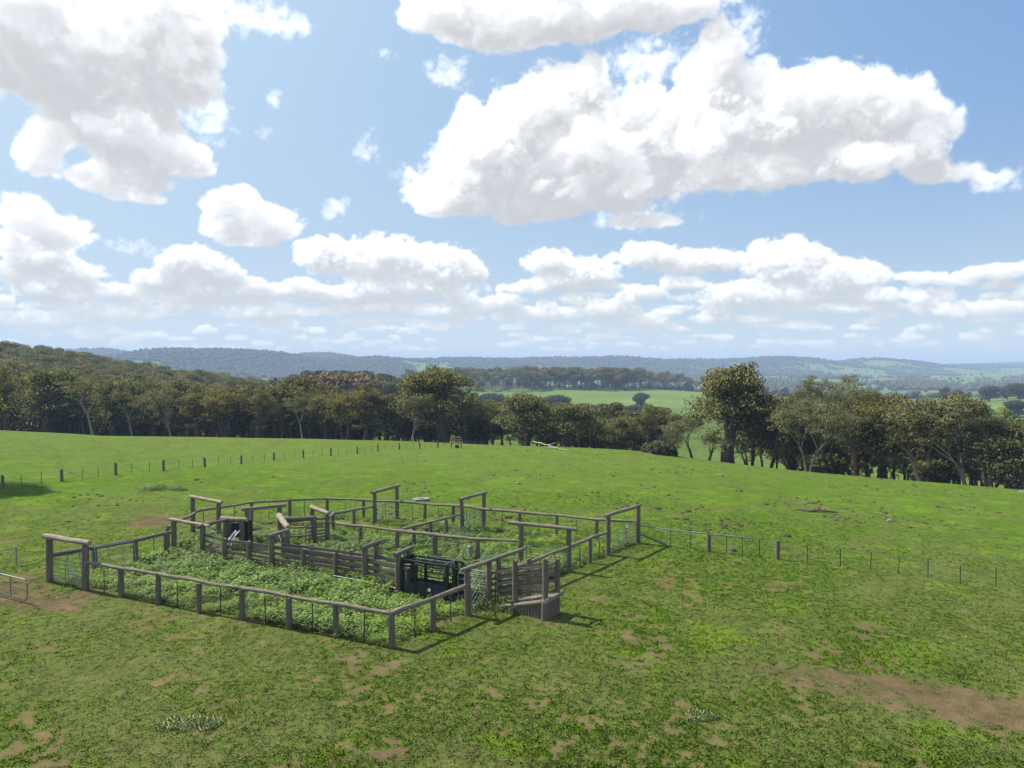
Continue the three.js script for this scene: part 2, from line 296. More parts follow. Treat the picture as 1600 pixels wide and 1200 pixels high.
const wireMat = new THREE.MeshStandardMaterial({ color: new THREE.Color().setRGB(0.30, 0.31, 0.31), metalness: 0.6, roughness: 0.5 });
const navySteel = new THREE.MeshStandardMaterial({ color: new THREE.Color().setRGB(0.012, 0.018, 0.025), metalness: 0.25, roughness: 0.42 });
const navySheet = new THREE.MeshStandardMaterial({ color: new THREE.Color().setRGB(0.022, 0.038, 0.055), metalness: 0.2, roughness: 0.45 });
const whitePaint = new THREE.MeshStandardMaterial({ color: new THREE.Color().setRGB(0.78, 0.78, 0.75), roughness: 0.5 });
const rubber = new THREE.MeshStandardMaterial({ color: new THREE.Color().setRGB(0.02, 0.02, 0.021), roughness: 0.85 });

// ---------------------------------------------------------------- trees
const barkDark = new THREE.MeshPhysicalMaterial({ specularIntensity: 0.2, ...grainTexture(21, [0.11, 0.090, 0.070], [0.040, 0.033, 0.027], [0.10, 0.065, 0.042]), bumpScale: 0.05, roughness: 1 });
const barkPale = new THREE.MeshPhysicalMaterial({ specularIntensity: 0.2, ...grainTexture(25, [0.34, 0.31, 0.26], [0.16, 0.135, 0.11], [0.22, 0.16, 0.115]), bumpScale: 0.03, roughness: 0.95 });
const barkRed = new THREE.MeshPhysicalMaterial({ specularIntensity: 0.2, ...grainTexture(29, [0.25, 0.16, 0.11], [0.10, 0.062, 0.042], [0.20, 0.10, 0.06]), bumpScale: 0.05, roughness: 1 });
const leafMat = new THREE.MeshPhysicalMaterial({ vertexColors: true, roughness: 0.9, specularIntensity: 0.15, side: THREE.DoubleSide, transmission: 0.5, thickness: 0 });
function leavesInto(out, c, rad3, count, size, tint, r) {
  const [rx, ry, rz] = rad3;
  for (let i = 0; i < count; i++) {
    let x, y, z, q; do { x = r() * 2 - 1; y = r() * 2 - 1; z = r() * 2 - 1; q = x * x + y * y + z * z; } while (q > 1 || q < 0.05);
    const k = Math.pow(q, -0.22); x *= k; y *= k; z *= k;
    const cx = c.x + x * rx, cy = c.y + y * ry, cz = c.z + z * rz;
    let ax = r() * 2 - 1, ay = -0.3 - r() * 0.9, az = r() * 2 - 1; const al = Math.hypot(ax, ay, az); ax /= al; ay /= al; az /= al;
    let bx = r() * 2 - 1, by = (r() * 2 - 1) * 0.7, bz = r() * 2 - 1; const dp = ax * bx + ay * by + az * bz; bx -= dp * ax; by -= dp * ay; bz -= dp * az; const bl = Math.hypot(bx, by, bz) || 1; bx /= bl; by /= bl; bz /= bl;
    const l = size * (0.7 + 0.6 * r()), w = l * 0.26, s = out.pos.length / 3;
    out.pos.push(cx - ax * l / 2, cy - ay * l / 2, cz - az * l / 2, cx + bx * w, cy + by * w, cz + bz * w, cx + ax * l / 2, cy + ay * l / 2, cz + az * l / 2, cx - bx * w, cy - by * w, cz - bz * w);
    out.idx.push(s, s + 1, s + 2, s, s + 2, s + 3);
    let nx = ay * bz - az * by, ny = az * bx - ax * bz, nz = ax * by - ay * bx; if (ny < 0) { nx = -nx; ny = -ny; nz = -nz; }
    nx = nx * 0.8 + x * 0.2; ny = ny * 0.8 + y * 0.2 + 0.12; nz = nz * 0.8 + z * 0.2; const nl = Math.hypot(nx, ny, nz) || 1;
    const v = 0.72 + 0.56 * r();
    for (let j = 0; j < 4; j++) { out.nor.push(nx / nl, ny / nl, nz / nl); out.col.push(tint[0] * v, tint[1] * v, tint[2] * v); }
  }
}
// grows limbs by forking; returns { wood, crown } for a tree about h metres high
function growTree({ seed, h = 16, lean = 0.05, fork = 0.35, spread = 0.55, splits = 3, levels = 4, trunkR = 0.42, clump = 1.25, leaves = 70, leaf = 0.21, tints, skirt = 0, bare = 0, stems = 1, flat = 0.5 }) {
  const r = rng(seed), wood = [], out = { pos: [], idx: [], nor: [], col: [] }, tips = [];
  const limb = (p, d, len, rad0, level) => {
    const n = level < 2 ? 5 : 4, pts = [p.clone()], rr = [rad0], q = p.clone(), dd = d.clone(), end = rad0 * (level === 0 ? 0.72 : 0.55);
    for (let i = 1; i <= n; i++) {
      dd.x += (r() - 0.5) * 0.34; dd.z += (r() - 0.5) * 0.34; dd.y += (r() - 0.35) * 0.22; dd.normalize();
      q.addScaledVector(dd, len / n); pts.push(q.clone()); rr.push(mix(rad0, end, i / n));
    }
    if (level === 0) { rr[0] *= 1.35; }
    wood.push(roundAlong(pts, rr, level === 0 ? 9 : level < 2 ? 6 : 4, { caps: false, seed: seed + wood.length, rough: level < 2 ? 0.2 : 0, uvScale: 0.5 }));
    if (level >= levels) { tips.push([q, level]); return; }
    const m = level === 0 ? splits : 2 + (r() < 0.45 ? 1 : 0), turn = r() * 6.283;
    for (let k = 0; k < m; k++) {
      const a = turn + k / m * 6.283 + (r() - 0.5) * 0.9, s = spread * (0.7 + 0.6 * r()) * (level === 0 ? 1 : 0.9), nd = dd.clone().add(V3(Math.cos(a) * s, (r() - 0.25) * 0.25, Math.sin(a) * s)).normalize();
      limb(k ? pts[n - (r() < 0.4 ? 1 : 0)] : q, nd, len * (level === 0 ? 0.62 : 0.70) * (0.8 + 0.4 * r()), end * 0.78, level + 1);
    }
    if (level >= levels - 1 && r() < 0.6) tips.push([pts[2], level]);
    if (skirt && level >= 1 && r() < skirt) { const a = r() * 6.283, e = pts[2].clone().add(V3(Math.cos(a) * 1.8, -1.2, Math.sin(a) * 1.8)); wood.push(roundAlong([pts[2], pts[2].clone().lerp(e, 0.5).add(V3(0, 0.2, 0)), e], [end * 0.4, end * 0.3, 0.02], 4, { caps: false, seed })); tips.push([e, level]); }
  };
  for (let k = 0; k < stems; k++) {
    const a = r() * 6.283, l = stems > 1 ? 0.32 : lean;
    limb(V3(stems > 1 ? Math.cos(a) * 0.35 : 0, -0.6, stems > 1 ? Math.sin(a) * 0.35 : 0), V3(Math.cos(a) * l, 1, Math.sin(a) * l).normalize(), h * fork, trunkR * (stems > 1 ? 0.7 : 1), 0);
  }
  for (const [p, level] of tips) {
    if (r() < bare) continue;
    const s = clump * (0.65 + 0.75 * r()), t = tints[Math.floor(r() * tints.length)], v = 0.8 + 0.4 * r();
    leavesInto(out, p.clone().add(V3(0, 0.15 * s, 0)), [s, s * flat, s], Math.round(leaves * 2.3 * (0.6 + 0.5 * s / clump)), leaf, t.map((c) => c * v), r);
  }
  const w = mergeGeometries(wood), c = geo(out.pos, out.idx, out.nor, null, out.col);
  let top = 0; for (let i = 1; i < out.pos.length; i += 3) top = Math.max(top, out.pos[i]);
  const k = h / (top || h); w.scale(k, k, k); c.scale(k, k, k);
  let reach = 0; for (let i = 0; i < c.attributes.position.count; i++) reach = Math.max(reach, Math.abs(c.attributes.position.getX(i)));
  return { wood: w, crown: c, h, reach };
}
const T_OLIVE = [[0.273, 0.262, 0.088], [0.300, 0.278, 0.090], [0.218, 0.226, 0.083]], T_GOLD = [[0.342, 0.283, 0.076], [0.300, 0.262, 0.078], [0.260, 0.244, 0.081]], T_DARK = [[0.214, 0.237, 0.091], [0.240, 0.255, 0.091], [0.278, 0.276, 0.100]], T_GREY = [[0.293, 0.302, 0.144], [0.253, 0.270, 0.127], [0.328, 0.322, 0.154]], T_BROWN = [[0.293, 0.203, 0.107], [0.308, 0.212, 0.107], [0.246, 0.181, 0.098]];
const KINDS = {
  giant: growTree({ seed: 143, h: 18, fork: 0.17, lean: 0.02, spread: 0.52, splits: 5, levels: 5, trunkR: 0.55, clump: 0.85, leaves: 26, tints: [...T_OLIVE, T_GOLD[1]], skirt: 0.75, flat: 0.42 }),
  broad: growTree({ seed: 11, h: 18, fork: 0.20, spread: 0.60, splits: 5, levels: 5, trunkR: 0.6, clump: 0.81, leaves: 23, tints: [...T_OLIVE, T_GOLD[1]], skirt: 0.6 }),
  tall: growTree({ seed: 23, h: 18, fork: 0.34, spread: 0.48, splits: 3, levels: 5, trunkR: 0.48, clump: 0.93, leaves: 27, tints: T_OLIVE, skirt: 0.3 }),
  gold: growTree({ seed: 37, h: 15, fork: 0.24, spread: 0.60, splits: 3, levels: 5, trunkR: 0.36, clump: 0.78, leaves: 23, tints: T_GOLD, skirt: 0.3, stems: 2, flat: 0.5 }),
  open: growTree({ seed: 41, h: 15, fork: 0.30, spread: 0.62, splits: 3, levels: 5, trunkR: 0.27, clump: 0.78, leaves: 24, tints: T_GREY, bare: 0.12, stems: 2, flat: 0.5, skirt: 0.15 }),
  dark: growTree({ seed: 53, h: 14, fork: 0.20, spread: 0.66, splits: 4, levels: 5, trunkR: 0.40, clump: 0.89, leaves: 27, tints: T_DARK, skirt: 0.7 }),
  ragged: growTree({ seed: 67, h: 17, fork: 0.30, spread: 0.50, splits: 3, levels: 5, trunkR: 0.5, clump: 0.74, leaves: 22, tints: [...T_OLIVE, T_GREY[0]], bare: 0.12, stems: 2, skirt: 0.25 }),
  slim: growTree({ seed: 79, h: 15, fork: 0.42, spread: 0.40, splits: 2, levels: 4, trunkR: 0.26, clump: 1.1, leaves: 64, tints: [...T_DARK, T_OLIVE[2]], skirt: 0.45 }),
  bareTop: growTree({ seed: 83, h: 15, fork: 0.34, spread: 0.62, splits: 3, levels: 5, trunkR: 0.24, clump: 0.74, leaves: 21, tints: T_OLIVE, bare: 0.40, lean: 0.2, skirt: 0.2 }),
  bush: growTree({ seed: 97, h: 4.5, fork: 0.16, spread: 0.9, splits: 4, levels: 3, trunkR: 0.10, clump: 0.75, leaves: 70, leaf: 0.20, tints: [...T_DARK, T_OLIVE[0]], skirt: 0.6, stems: 2 }),
  round: growTree({ seed: 101, h: 12, fork: 0.18, spread: 0.75, splits: 4, levels: 3, trunkR: 0.4, clump: 1.7, leaves: 110, leaf: 0.36, tints: [[0.105, 0.112, 0.066], [0.12, 0.122, 0.074]], skirt: 0.5 }),
  brown: growTree({ seed: 111, h: 16, fork: 0.2, spread: 0.7, splits: 5, levels: 4, trunkR: 0.5, clump: 1.5, leaves: 80, leaf: 0.36, tints: T_BROWN, skirt: 0.4 }),
};
const rt = rng(2024);
function tree(name, kind, px, basePy, topPy, depth, bark, label, group, { wide = 1, turn = rt() * 6.283, category = 'tree' } = {}) {
  const K = KINDS[kind], b = at(px, basePy, depth), y = land(b.x, b.z), h = at(px, topPy, depth).y - y, s = h / K.h;
  const t = thing(name, label, category, V3(b.x, y, b.z), group);
  part('trunk', K.wood, bark, t); part('crown', K.crown, leafMat, t);
  t.scale.set(s * wide, s, s * wide); t.rotation.y = turn;
  return t;
}
//TREES

// the right-hand clump beyond the crest, from its left end
tree('gum_tree', 'giant', 1137, 727, 563, 122, barkDark, 'tall round-crowned gum on a dark trunk at the left end of the right-hand clump', null, { wide: 1.05, turn: 0.4 });
tree('gum_tree', 'slim', 1204, 733, 604, 118, barkDark, 'slim dark gum on a thin black trunk just right of the tall round-crowned gum');
tree('gum_tree', 'ragged', 1286, 741, 585, 112, barkDark, 'grey-green gum with a forked dark trunk left of the red-trunked gum', null, { wide: 0.95 });
tree('gum_tree', 'tall', 1335, 744, 583, 108, barkRed, 'big gum with a red-brown trunk in the middle of the right-hand clump', null, { wide: 1.15 });
tree('gum_tree', 'open', 1262, 738, 622, 106, barkPale, 'pale-limbed leaning gum in front of the grey-green one', null, { wide: 0.9 });
tree('gum_tree', 'dark', 1378, 747, 610, 114, barkDark, 'dark gum filling the gap between the red-trunked gum and the golden one');
tree('gum_tree', 'gold', 1445, 752, 612, 102, barkPale, 'golden-olive gum with several pale stems right of the red-trunked gum', null, { wide: 1.1 });
tree('gum_tree', 'open', 1515, 757, 614, 98, barkPale, 'white-limbed many-stemmed gum right of the golden one', null, { wide: 1.1 });
tree('gum_tree', 'ragged', 1545, 759, 634, 100, barkPale, 'pale gum with bare arms reaching right, near the right edge');
tree('gum_tree', 'dark', 1596, 764, 652, 96, barkDark, 'low dark gum cut by the right edge of the picture', null, { wide: 1.2 });
tree('gum_tree', 'tall', 1500, 700, 620, 128, barkDark, 'olive-topped gum standing behind the white-limbed gum', null, { wide: 0.9 });
tree('gum_tree', 'dark', 1235, 700, 612, 140, barkDark, 'dark green gum behind the slim gum of the right-hand clump');
tree('gum_tree', 'round', 1575, 720, 672, 120, barkDark, 'rounded dark tree behind the pale gum near the right edge');
for (const [px, by, ty, d, l, kind] of [[1084, 717, 652, 123, 'loose grey-green bush left of the tall round-crowned gum', 'open'], [1108, 722, 672, 125, 'taller bush under the left side of the tall round-crowned gum', 'ragged'], [1168, 728, 676, 124, 'bush under the right side of the tall round-crowned gum', 'open'], [1232, 736, 690, 116, 'bush under the slim dark gum', 'ragged'],
  [1310, 742, 706, 112, 'bush at the foot of the red-trunked gum', 'bush'], [1388, 748, 708, 106, 'yellowish bush between the red-trunked and the golden gum', 'gold'], [1480, 756, 716, 104, 'bush between the golden and the white-limbed gum', 'bush'], [1058, 712, 676, 125, 'small bush alone at the gap in the trees', 'ragged']])
  tree('bush', kind, px, by, ty, d, barkDark, l, null, { category: 'bush', wide: kind === 'bush' ? 1.1 : 1.2 });
// the middle of the tree line
tree('gum_tree', 'giant', 692, 691, 569, 158, barkDark, 'tallest gum of the middle tree line, its top above the far hills', null, { wide: 1.15, turn: 2.2 });
tree('gum_tree', 'open', 640, 688, 603, 156, barkPale, 'gum with a white forked trunk left of the tallest middle gum');
tree('gum_tree', 'tall', 728, 694, 594, 160, barkDark, 'olive gum leaning on the right flank of the tallest middle gum');
tree('gum_tree', 'slim', 770, 695, 624, 156, barkDark, 'thin gum with russet leaves between the tallest and the dark gum');
tree('gum_tree', 'dark', 822, 697, 611, 144, barkDark, 'dark broad gum right of the russet one, above the pale fallen logs', null, { wide: 1.15 });
tree('gum_tree', 'dark', 885, 699, 626, 140, barkDark, 'dense dark gum behind the white-flowered bush', null, { wide: 1.3 });
tree('gum_tree', 'slim', 925, 701, 634, 138, barkDark, 'olive gum between the dense dark gum and the gap', null, { wide: 1.3 });
tree('gum_tree', 'dark', 972, 704, 650, 134, barkDark, 'low dark gum left of the ragged one at the gap', null, { wide: 1.3 });
tree('gum_tree', 'ragged', 1018, 708, 630, 130, barkDark, 'ragged two-topped gum at the right end of the middle tree line', null, { wide: 0.8 });
tree('gum_tree', 'broad', 572, 688, 597, 160, barkDark, 'wide olive gum under the russet far tree', null, { wide: 1.0 });
tree('gum_tree', 'gold', 540, 687, 608, 156, barkDark, 'golden-brown gum left of the wide olive one');
tree('gum_tree', 'bareTop', 473, 686, 612, 154, barkPale, 'gum with a straight white trunk and thin leaves in the tree line left of centre');
tree('gum_tree', 'tall', 508, 687, 604, 164, barkDark, 'brown-topped gum right of the straight white trunk');
tree('gum_tree', 'dark', 604, 688, 612, 164, barkDark, 'shaded gum between the wide olive one and the white forked trunk');
// the left of the tree line
tree('gum_tree', 'broad', 12, 676, 570, 158, barkDark, 'large russet-olive gum cut by the left edge of the picture', null, { wide: 0.95 });
tree('gum_tree', 'dark', 74, 678, 573, 166, barkDark, 'dark gum right of the large one at the left edge', null, { wide: 1.0 });
tree('gum_tree', 'bareTop', 146, 680, 582, 160, barkPale, 'gum with bare white arms, the left one reaching far out', null, { wide: 1.15 });
tree('gum_tree', 'dark', 178, 683, 590, 172, barkDark, 'dark gum just right of the bare white arms');
tree('gum_tree', 'bareTop', 207, 685, 600, 160, barkPale, 'thin pale gum with a forked white trunk right of the bare-armed one', null, { wide: 0.8 });
tree('gum_tree', 'tall', 238, 685, 597, 170, barkDark, 'olive gum between the two pale-trunked ones');
tree('gum_tree', 'open', 270, 685, 602, 162, barkPale, 'gum with a fan of grey upright limbs', null, { wide: 0.8 });
tree('gum_tree', 'broad', 308, 685, 598, 168, barkDark, 'olive round-headed gum right of the fan of grey limbs', null, { wide: 0.8 });
tree('gum_tree', 'gold', 352, 685, 604, 166, barkDark, 'golden-green gum, second right of the fan of grey limbs');
tree('gum_tree', 'broad', 402, 685, 606, 166, barkDark, 'bright olive round-headed gum left of the straight white trunk', null, { wide: 0.9 });
tree('gum_tree', 'tall', 440, 686, 616, 168, barkDark, 'dull olive gum next to the straight white trunk on its left');
tree('gum_tree', 'slim', 112, 680, 592, 172, barkDark, 'slim dark gum in the shade left of the bare white arms');
tree('gum_tree', 'slim', 40, 678, 586, 172, barkDark, 'slim dark gum behind the large one at the left edge');
// this one stands just out of the picture and casts the shadow on the grass at its left edge
{ const p = level(-80, 763); const t = thing('gum_tree', 'gum just outside the left edge, its shadow on the grass', 'tree', V3(p.x, land(p.x, p.z), p.z)); part('trunk', KINDS.giant.wood, barkDark, t); part('crown', KINDS.giant.crown, leafMat, t); t.scale.set(0.42, 0.84, 0.42); t.rotation.y = 1; }
// trees standing alone in the far fields
for (const [px, by, ty, d, l, w] of [[1003, 634, 613, 620, 'small grey tree alone in the middle of the far green field', 1], [962, 653, 632, 500, 'left round tree of a touching pair below the far green field', 1.1], [987, 652, 632, 505, 'right round tree of a touching pair below the far green field', 1.2], [938, 654, 630, 500, 'grey rounded tree left of the touching pair', 1.2],
  [915, 653, 629, 510, 'grey rounded tree at the left edge of the far green field', 1.3], [1545, 619, 602, 700, 'dark round tree alone right of the far fields', 1.1], [1573, 617, 603, 720, 'smaller grey tree beside the dark round one', 1], [1594, 616, 598, 700, 'brownish tree at the right edge above the clump', 1.2], [1495, 620, 609, 800, 'low dark tree on the far field left of the dark round one', 1.2], [1474, 620, 605, 820, 'thin grey tree on the far field behind the white-limbed gum', 0.8], [1583, 646, 624, 480, 'grey tree showing above the low dark gum at the right edge', 1.0], [700, 634, 616, 620, 'grey tree half hidden by the tallest middle gum', 1.2], [775, 628, 613, 560, 'pale grey tree above the russet gum', 1.2], [865, 628, 616, 560, 'row-end tree at the top left of the far green field', 1.4]])
  tree('field_tree', 'round', px, by, ty, d, barkDark, l, null, { wide: w });
tree('field_tree', 'brown', 552, 620, 580, 330, barkDark, 'big russet-brown tree above the tree line left of centre', null, { wide: 1.3 });
// woods that read as one mass
function wood(name, label, spots, kinds, hMin, hMax, seed, tint) {
  const r = rng(seed), sets = kinds.map(() => []);
  spots.forEach(([x, z]) => sets[Math.floor(r() * kinds.length)].push([x, z]));
  kinds.forEach((K, i) => {
    const list = sets[i]; if (!list.length) return;
    const m = new THREE.InstancedMesh(K.g, leafMat, list.length), M = new THREE.Matrix4(), q = new THREE.Quaternion(), c = new THREE.Color();
    list.forEach(([x, z], k) => {
      const h = mix(hMin, hMax, r()) / K.h, w = h * (0.9 + 0.45 * r());
      M.compose(V3(x, land(x, z) - 0.3, z), q.setFromAxisAngle(UP, r() * 6.283), V3(w, h, w)); m.setMatrixAt(k, M);
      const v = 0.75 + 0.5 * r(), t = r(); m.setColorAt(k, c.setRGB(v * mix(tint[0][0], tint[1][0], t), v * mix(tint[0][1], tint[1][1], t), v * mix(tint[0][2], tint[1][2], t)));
    });
    m.name = numbered(name); m.castShadow = m.receiveShadow = true;
    tag(m, label + [', the leafier of it', ', the darker of it', ', the slimmer of it'][i], 'wood', null, 'stuff');
    scene.add(m);
  });
}
function woodTree(o) {                                              // wood and leaves in one, for copies seen from far
  const K = growTree(o), n = K.wood.attributes.position.count, c = new Float32Array(n * 3);
  for (let i = 0; i < n; i++) { c[i * 3] = o.bark[0]; c[i * 3 + 1] = o.bark[1]; c[i * 3 + 2] = o.bark[2]; }
  K.wood.setAttribute('color', new THREE.BufferAttribute(c, 3)); K.wood.deleteAttribute('uv');
  return { g: mergeGeometries([K.wood, K.crown]), h: o.h };
}
const W_A = woodTree({ seed: 201, h: 16, fork: 0.38, spread: 0.6, splits: 3, levels: 3, trunkR: 0.3, clump: 1.7, leaves: 75, leaf: 0.42, tints: T_OLIVE, skirt: 0.2, bark: [0.16, 0.13, 0.10] });
const W_B = woodTree({ seed: 213, h: 16, fork: 0.32, spread: 0.7, splits: 3, levels: 3, trunkR: 0.3, clump: 1.9, leaves: 80, leaf: 0.42, tints: T_DARK, skirt: 0.4, bark: [0.08, 0.07, 0.06] });
const W_C = woodTree({ seed: 227, h: 16, fork: 0.5, spread: 0.45, splits: 2, levels: 3, trunkR: 0.26, clump: 1.6, leaves: 80, leaf: 0.42, tints: T_GREY, skirt: 0.1, bark: [0.28, 0.25, 0.21] });
{
  const r = rng(31), left = [], behind = [], midWood = [], plant = [];
  for (let k = 0; k < 6000 && left.length < 1500; k++) {             // the wooded hill on the left
    const px = -140 + r() * 720, d = 176 + r() * 330, q = at(px, 570, d), limit = px < 480 ? 1 : 1 - (px - 480) / 100;
    if (r() > limit * 1.2 || (px > 470 && d > 340)) continue;
    left.push([q.x, q.z]);
  }
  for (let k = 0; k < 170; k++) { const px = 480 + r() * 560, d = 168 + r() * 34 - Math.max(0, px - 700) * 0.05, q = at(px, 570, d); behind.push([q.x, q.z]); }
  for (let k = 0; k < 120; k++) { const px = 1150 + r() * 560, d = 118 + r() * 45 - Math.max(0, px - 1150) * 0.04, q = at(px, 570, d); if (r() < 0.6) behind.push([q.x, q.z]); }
  for (let k = 0; k < 420; k++) { const px = 640 + r() * 362, d = 865 + r() * 160, q = at(px, 570, d); if (r() < 0.5 && (px < 815 || px > 985)) continue; midWood.push([q.x, q.z]); }
  for (let k = 0; k < 26; k++) { const px = 1000 + r() * 90, d = 960 + r() * 140, q = at(px, 570, d); midWood.push([q.x, q.z]); }
  for (let k = 0; k < 110; k++) { const px = 485 + r() * 140, d = 400 + r() * 70, q = at(px, 570, d); plant.push([q.x, q.z]); }
  wood('forest', 'gum forest covering the hill on the left', left, [W_A, W_B, W_C], 13, 18, 5, [[1.15, 1.0, 0.9], [0.85, 0.9, 0.9]]);
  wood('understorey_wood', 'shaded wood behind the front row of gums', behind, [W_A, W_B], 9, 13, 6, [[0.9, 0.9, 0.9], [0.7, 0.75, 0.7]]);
  wood('field_wood', 'wood with bare trunks along the top of the far green field', midWood, [W_A, W_C], 20, 29, 7, [[1.1, 0.95, 0.9], [0.8, 0.8, 0.85]]);
  wood('dark_plantation', 'blue-dark plantation behind the russet tree', plant, [W_B], 19, 25, 8, [[0.55, 0.62, 0.75], [0.45, 0.5, 0.6]]);
}
{ // trees on the far hills
  const r = rng(88), g = new THREE.IcosahedronGeometry(1, 1), p = g.attributes.position, c = new Float32Array(p.count * 3);
  for (let i = 0; i < p.count; i++) { const x = p.getX(i), y = p.getY(i), z = p.getZ(i), k = 1 + 0.35 * noise3(x * 1.7, y * 1.7, z * 1.7); p.setXYZ(i, x * k, y * k * 0.8 + 1.0, z * k); c.set([0.052, 0.056, 0.030], i * 3); }
  g.setAttribute('color', new THREE.BufferAttribute(c, 3)); g.deleteAttribute('uv'); g.computeVertexNormals();
  const list = [];
  for (let k = 0; k < 240000 && list.length < 60000; k++) {
    const a = rad(-40 + 80 * r()), d = 950 * Math.pow(7.5, r()), x = Math.sin(a) * d, z = -Math.cos(a) * d, w = woodAt(x, z);
    if (r() < 0.012 + 0.95 * w * w) list.push([x, z]);
  }
  const m = new THREE.InstancedMesh(g, new THREE.MeshStandardMaterial({ vertexColors: true, roughness: 1 }), list.length), M = new THREE.Matrix4(), q = new THREE.Quaternion(), col = new THREE.Color();
  list.forEach(([x, z], k) => { const s = 3.0 + 3.4 * r(), v = 0.85 + 0.3 * r(); M.compose(V3(x, land(x, z) - 1, z), q.setFromAxisAngle(UP, r() * 6), V3(s, s * (0.8 + 0.6 * r()), s)); m.setMatrixAt(k, M); m.setColorAt(k, col.setRGB(v * (0.9 + 0.3 * r()), v, v)); });
  m.name = 'hill_trees'; m.castShadow = m.receiveShadow = true; tag(m, 'countless trees dotted over the far blue hills', 'trees', null, 'stuff'); scene.add(m);
}

// ---------------------------------------------------------------- the cattle yards: posts, log rails, gateways
let serial = 1;
const POSTS = [0, 1, 2, 3, 4].map((k) => { const r = rng(500 + k); return roundAlong([V3(0, 0, 0), V3(0.03 * (r() - 0.5), 0.35, 0.03 * (r() - 0.5)), V3(0.04 * (r() - 0.5), 0.7, 0.04 * (r() - 0.5)), V3(0.02, 0.985, 0), V3(0.02, 1, 0)], [1.04, 1.0, 0.97, 0.95, 0.86], 11, { seed: 40 + k, rough: 0.09 }); });
for (const g of POSTS) { const p = g.attributes.position, u = g.attributes.uv; for (let i = 0; i < p.count; i++) u.setXY(i, u.getX(i) * 0.16, u.getY(i) * 1.6); }
function post(parent, p, h, r, lean = 0.02, material = postMat, name = 'post') {       // p in the world, foot sunk in the ground
  const m = part(name, POSTS[serial % POSTS.length], material, parent), q = rng(serial++ * 7 + 3);
  m.position.copy(p).sub(parent.position); m.position.y -= 0.35;
  m.scale.set(r, h + 0.35, r); m.rotation.set((q() - 0.5) * 2 * lean, q() * 6.28, (q() - 0.5) * 2 * lean);
  return m;
}
function rail(parent, a, b, r0, r1, material = timber, bend = 0.03, name = 'rail') {
  const s = serial++;
  return part(name, logGeo(a.clone().sub(parent.position), b.clone().sub(parent.position), r0, r1, s, bend), material, parent);
}
const lift = (p, h) => V3(p.x, p.y + h, p.z);
const beyond = (a, b, d) => b.clone().add(V3().subVectors(b, a).normalize().multiplyScalar(d));
function local(o, v) { return v.clone().sub(o.position); }
function picket(parent, p, h, material = blackSteel) {
  const g = part('steel_picket', UNIT_BOX, material, parent), a = local(parent, p), q = rng(serial++);
  span(g, V3(a.x, a.y - 0.3, a.z), V3(a.x + (q() - 0.5) * 0.08, a.y + h, a.z + (q() - 0.5) * 0.06), 0.035, 0.03);
  return g;
}
function wires(parent, list, heights, r = 0.004) {
  for (const h of heights) for (let i = 0; i + 1 < list.length; i++) pipe('wire', local(parent, lift(list[i], h)), local(parent, lift(list[i + 1], h)), r, wireMat, parent);
}
// a fence of log rails lying on posts; the rails span two bays and meet over a post
function logFence(label, group, pts, { h = 1.3, r = 0.13, railR = 0.085, pickets = [], strands = [0.25, 0.5, 0.75, 1.0], skip = [], mat = timber, every = 2, over = [0.25, 0.25], posts = true } = {}) {
  const t = thing('log_fence', label, 'fence', pts[0].clone(), group);
  if (posts) pts.forEach((p, i) => { if (!skip.includes(i)) post(t, p, h - 0.02, r * (0.92 + 0.16 * rng(i * 3 + serial)()), 0.025); });
  for (let i = 0; i < pts.length - 1; i += every) {
    const j = Math.min(pts.length - 1, i + every), a = lift(pts[i], h + 0.05), b = lift(pts[j], h + 0.05);
    const a2 = i ? a : beyond(b, a, over[0]), b2 = j === pts.length - 1 ? beyond(a, b, over[1]) : beyond(a, b, 0.12);
    rail(t, a2, b2, railR * (1.05 + 0.25 * rng(serial)()), railR * (0.85 + 0.2 * rng(serial + 9)()), mat, 0.035);
  }
  for (const p of pickets) picket(t, p, h - 0.12);
  if (strands.length) wires(t, pts, strands);
  return t;
}
function gateway(label, a, b, h, { r = 0.155, beamR = 0.12, mat = timber, over = [0.4, 0.4], ends = null, beamMat = null, square = false, group = 'tall timber gateways of the yards' } = {}) {
  const t = thing('timber_gateway', label, 'gateway', a.clone(), group);
  post(t, a, h, r, 0.015, mat === darkTimber ? darkTimber : postMat); post(t, b, h, r, 0.015, mat === darkTimber ? darkTimber : postMat);
  const p = lift(ends ? ends[0] : beyond(b, a, over[0]), h + beamR * 0.6), q = lift(ends ? ends[1] : beyond(a, b, over[1]), h + beamR * 0.6);
  if (square) beamBox('beam', local(t, p), local(t, q), 0.20, 0.20, beamMat || mat, t); else rail(t, p, q, beamR * 1.05, beamR * 0.95, beamMat || mat, 0.02, 'beam');
  return t;
}
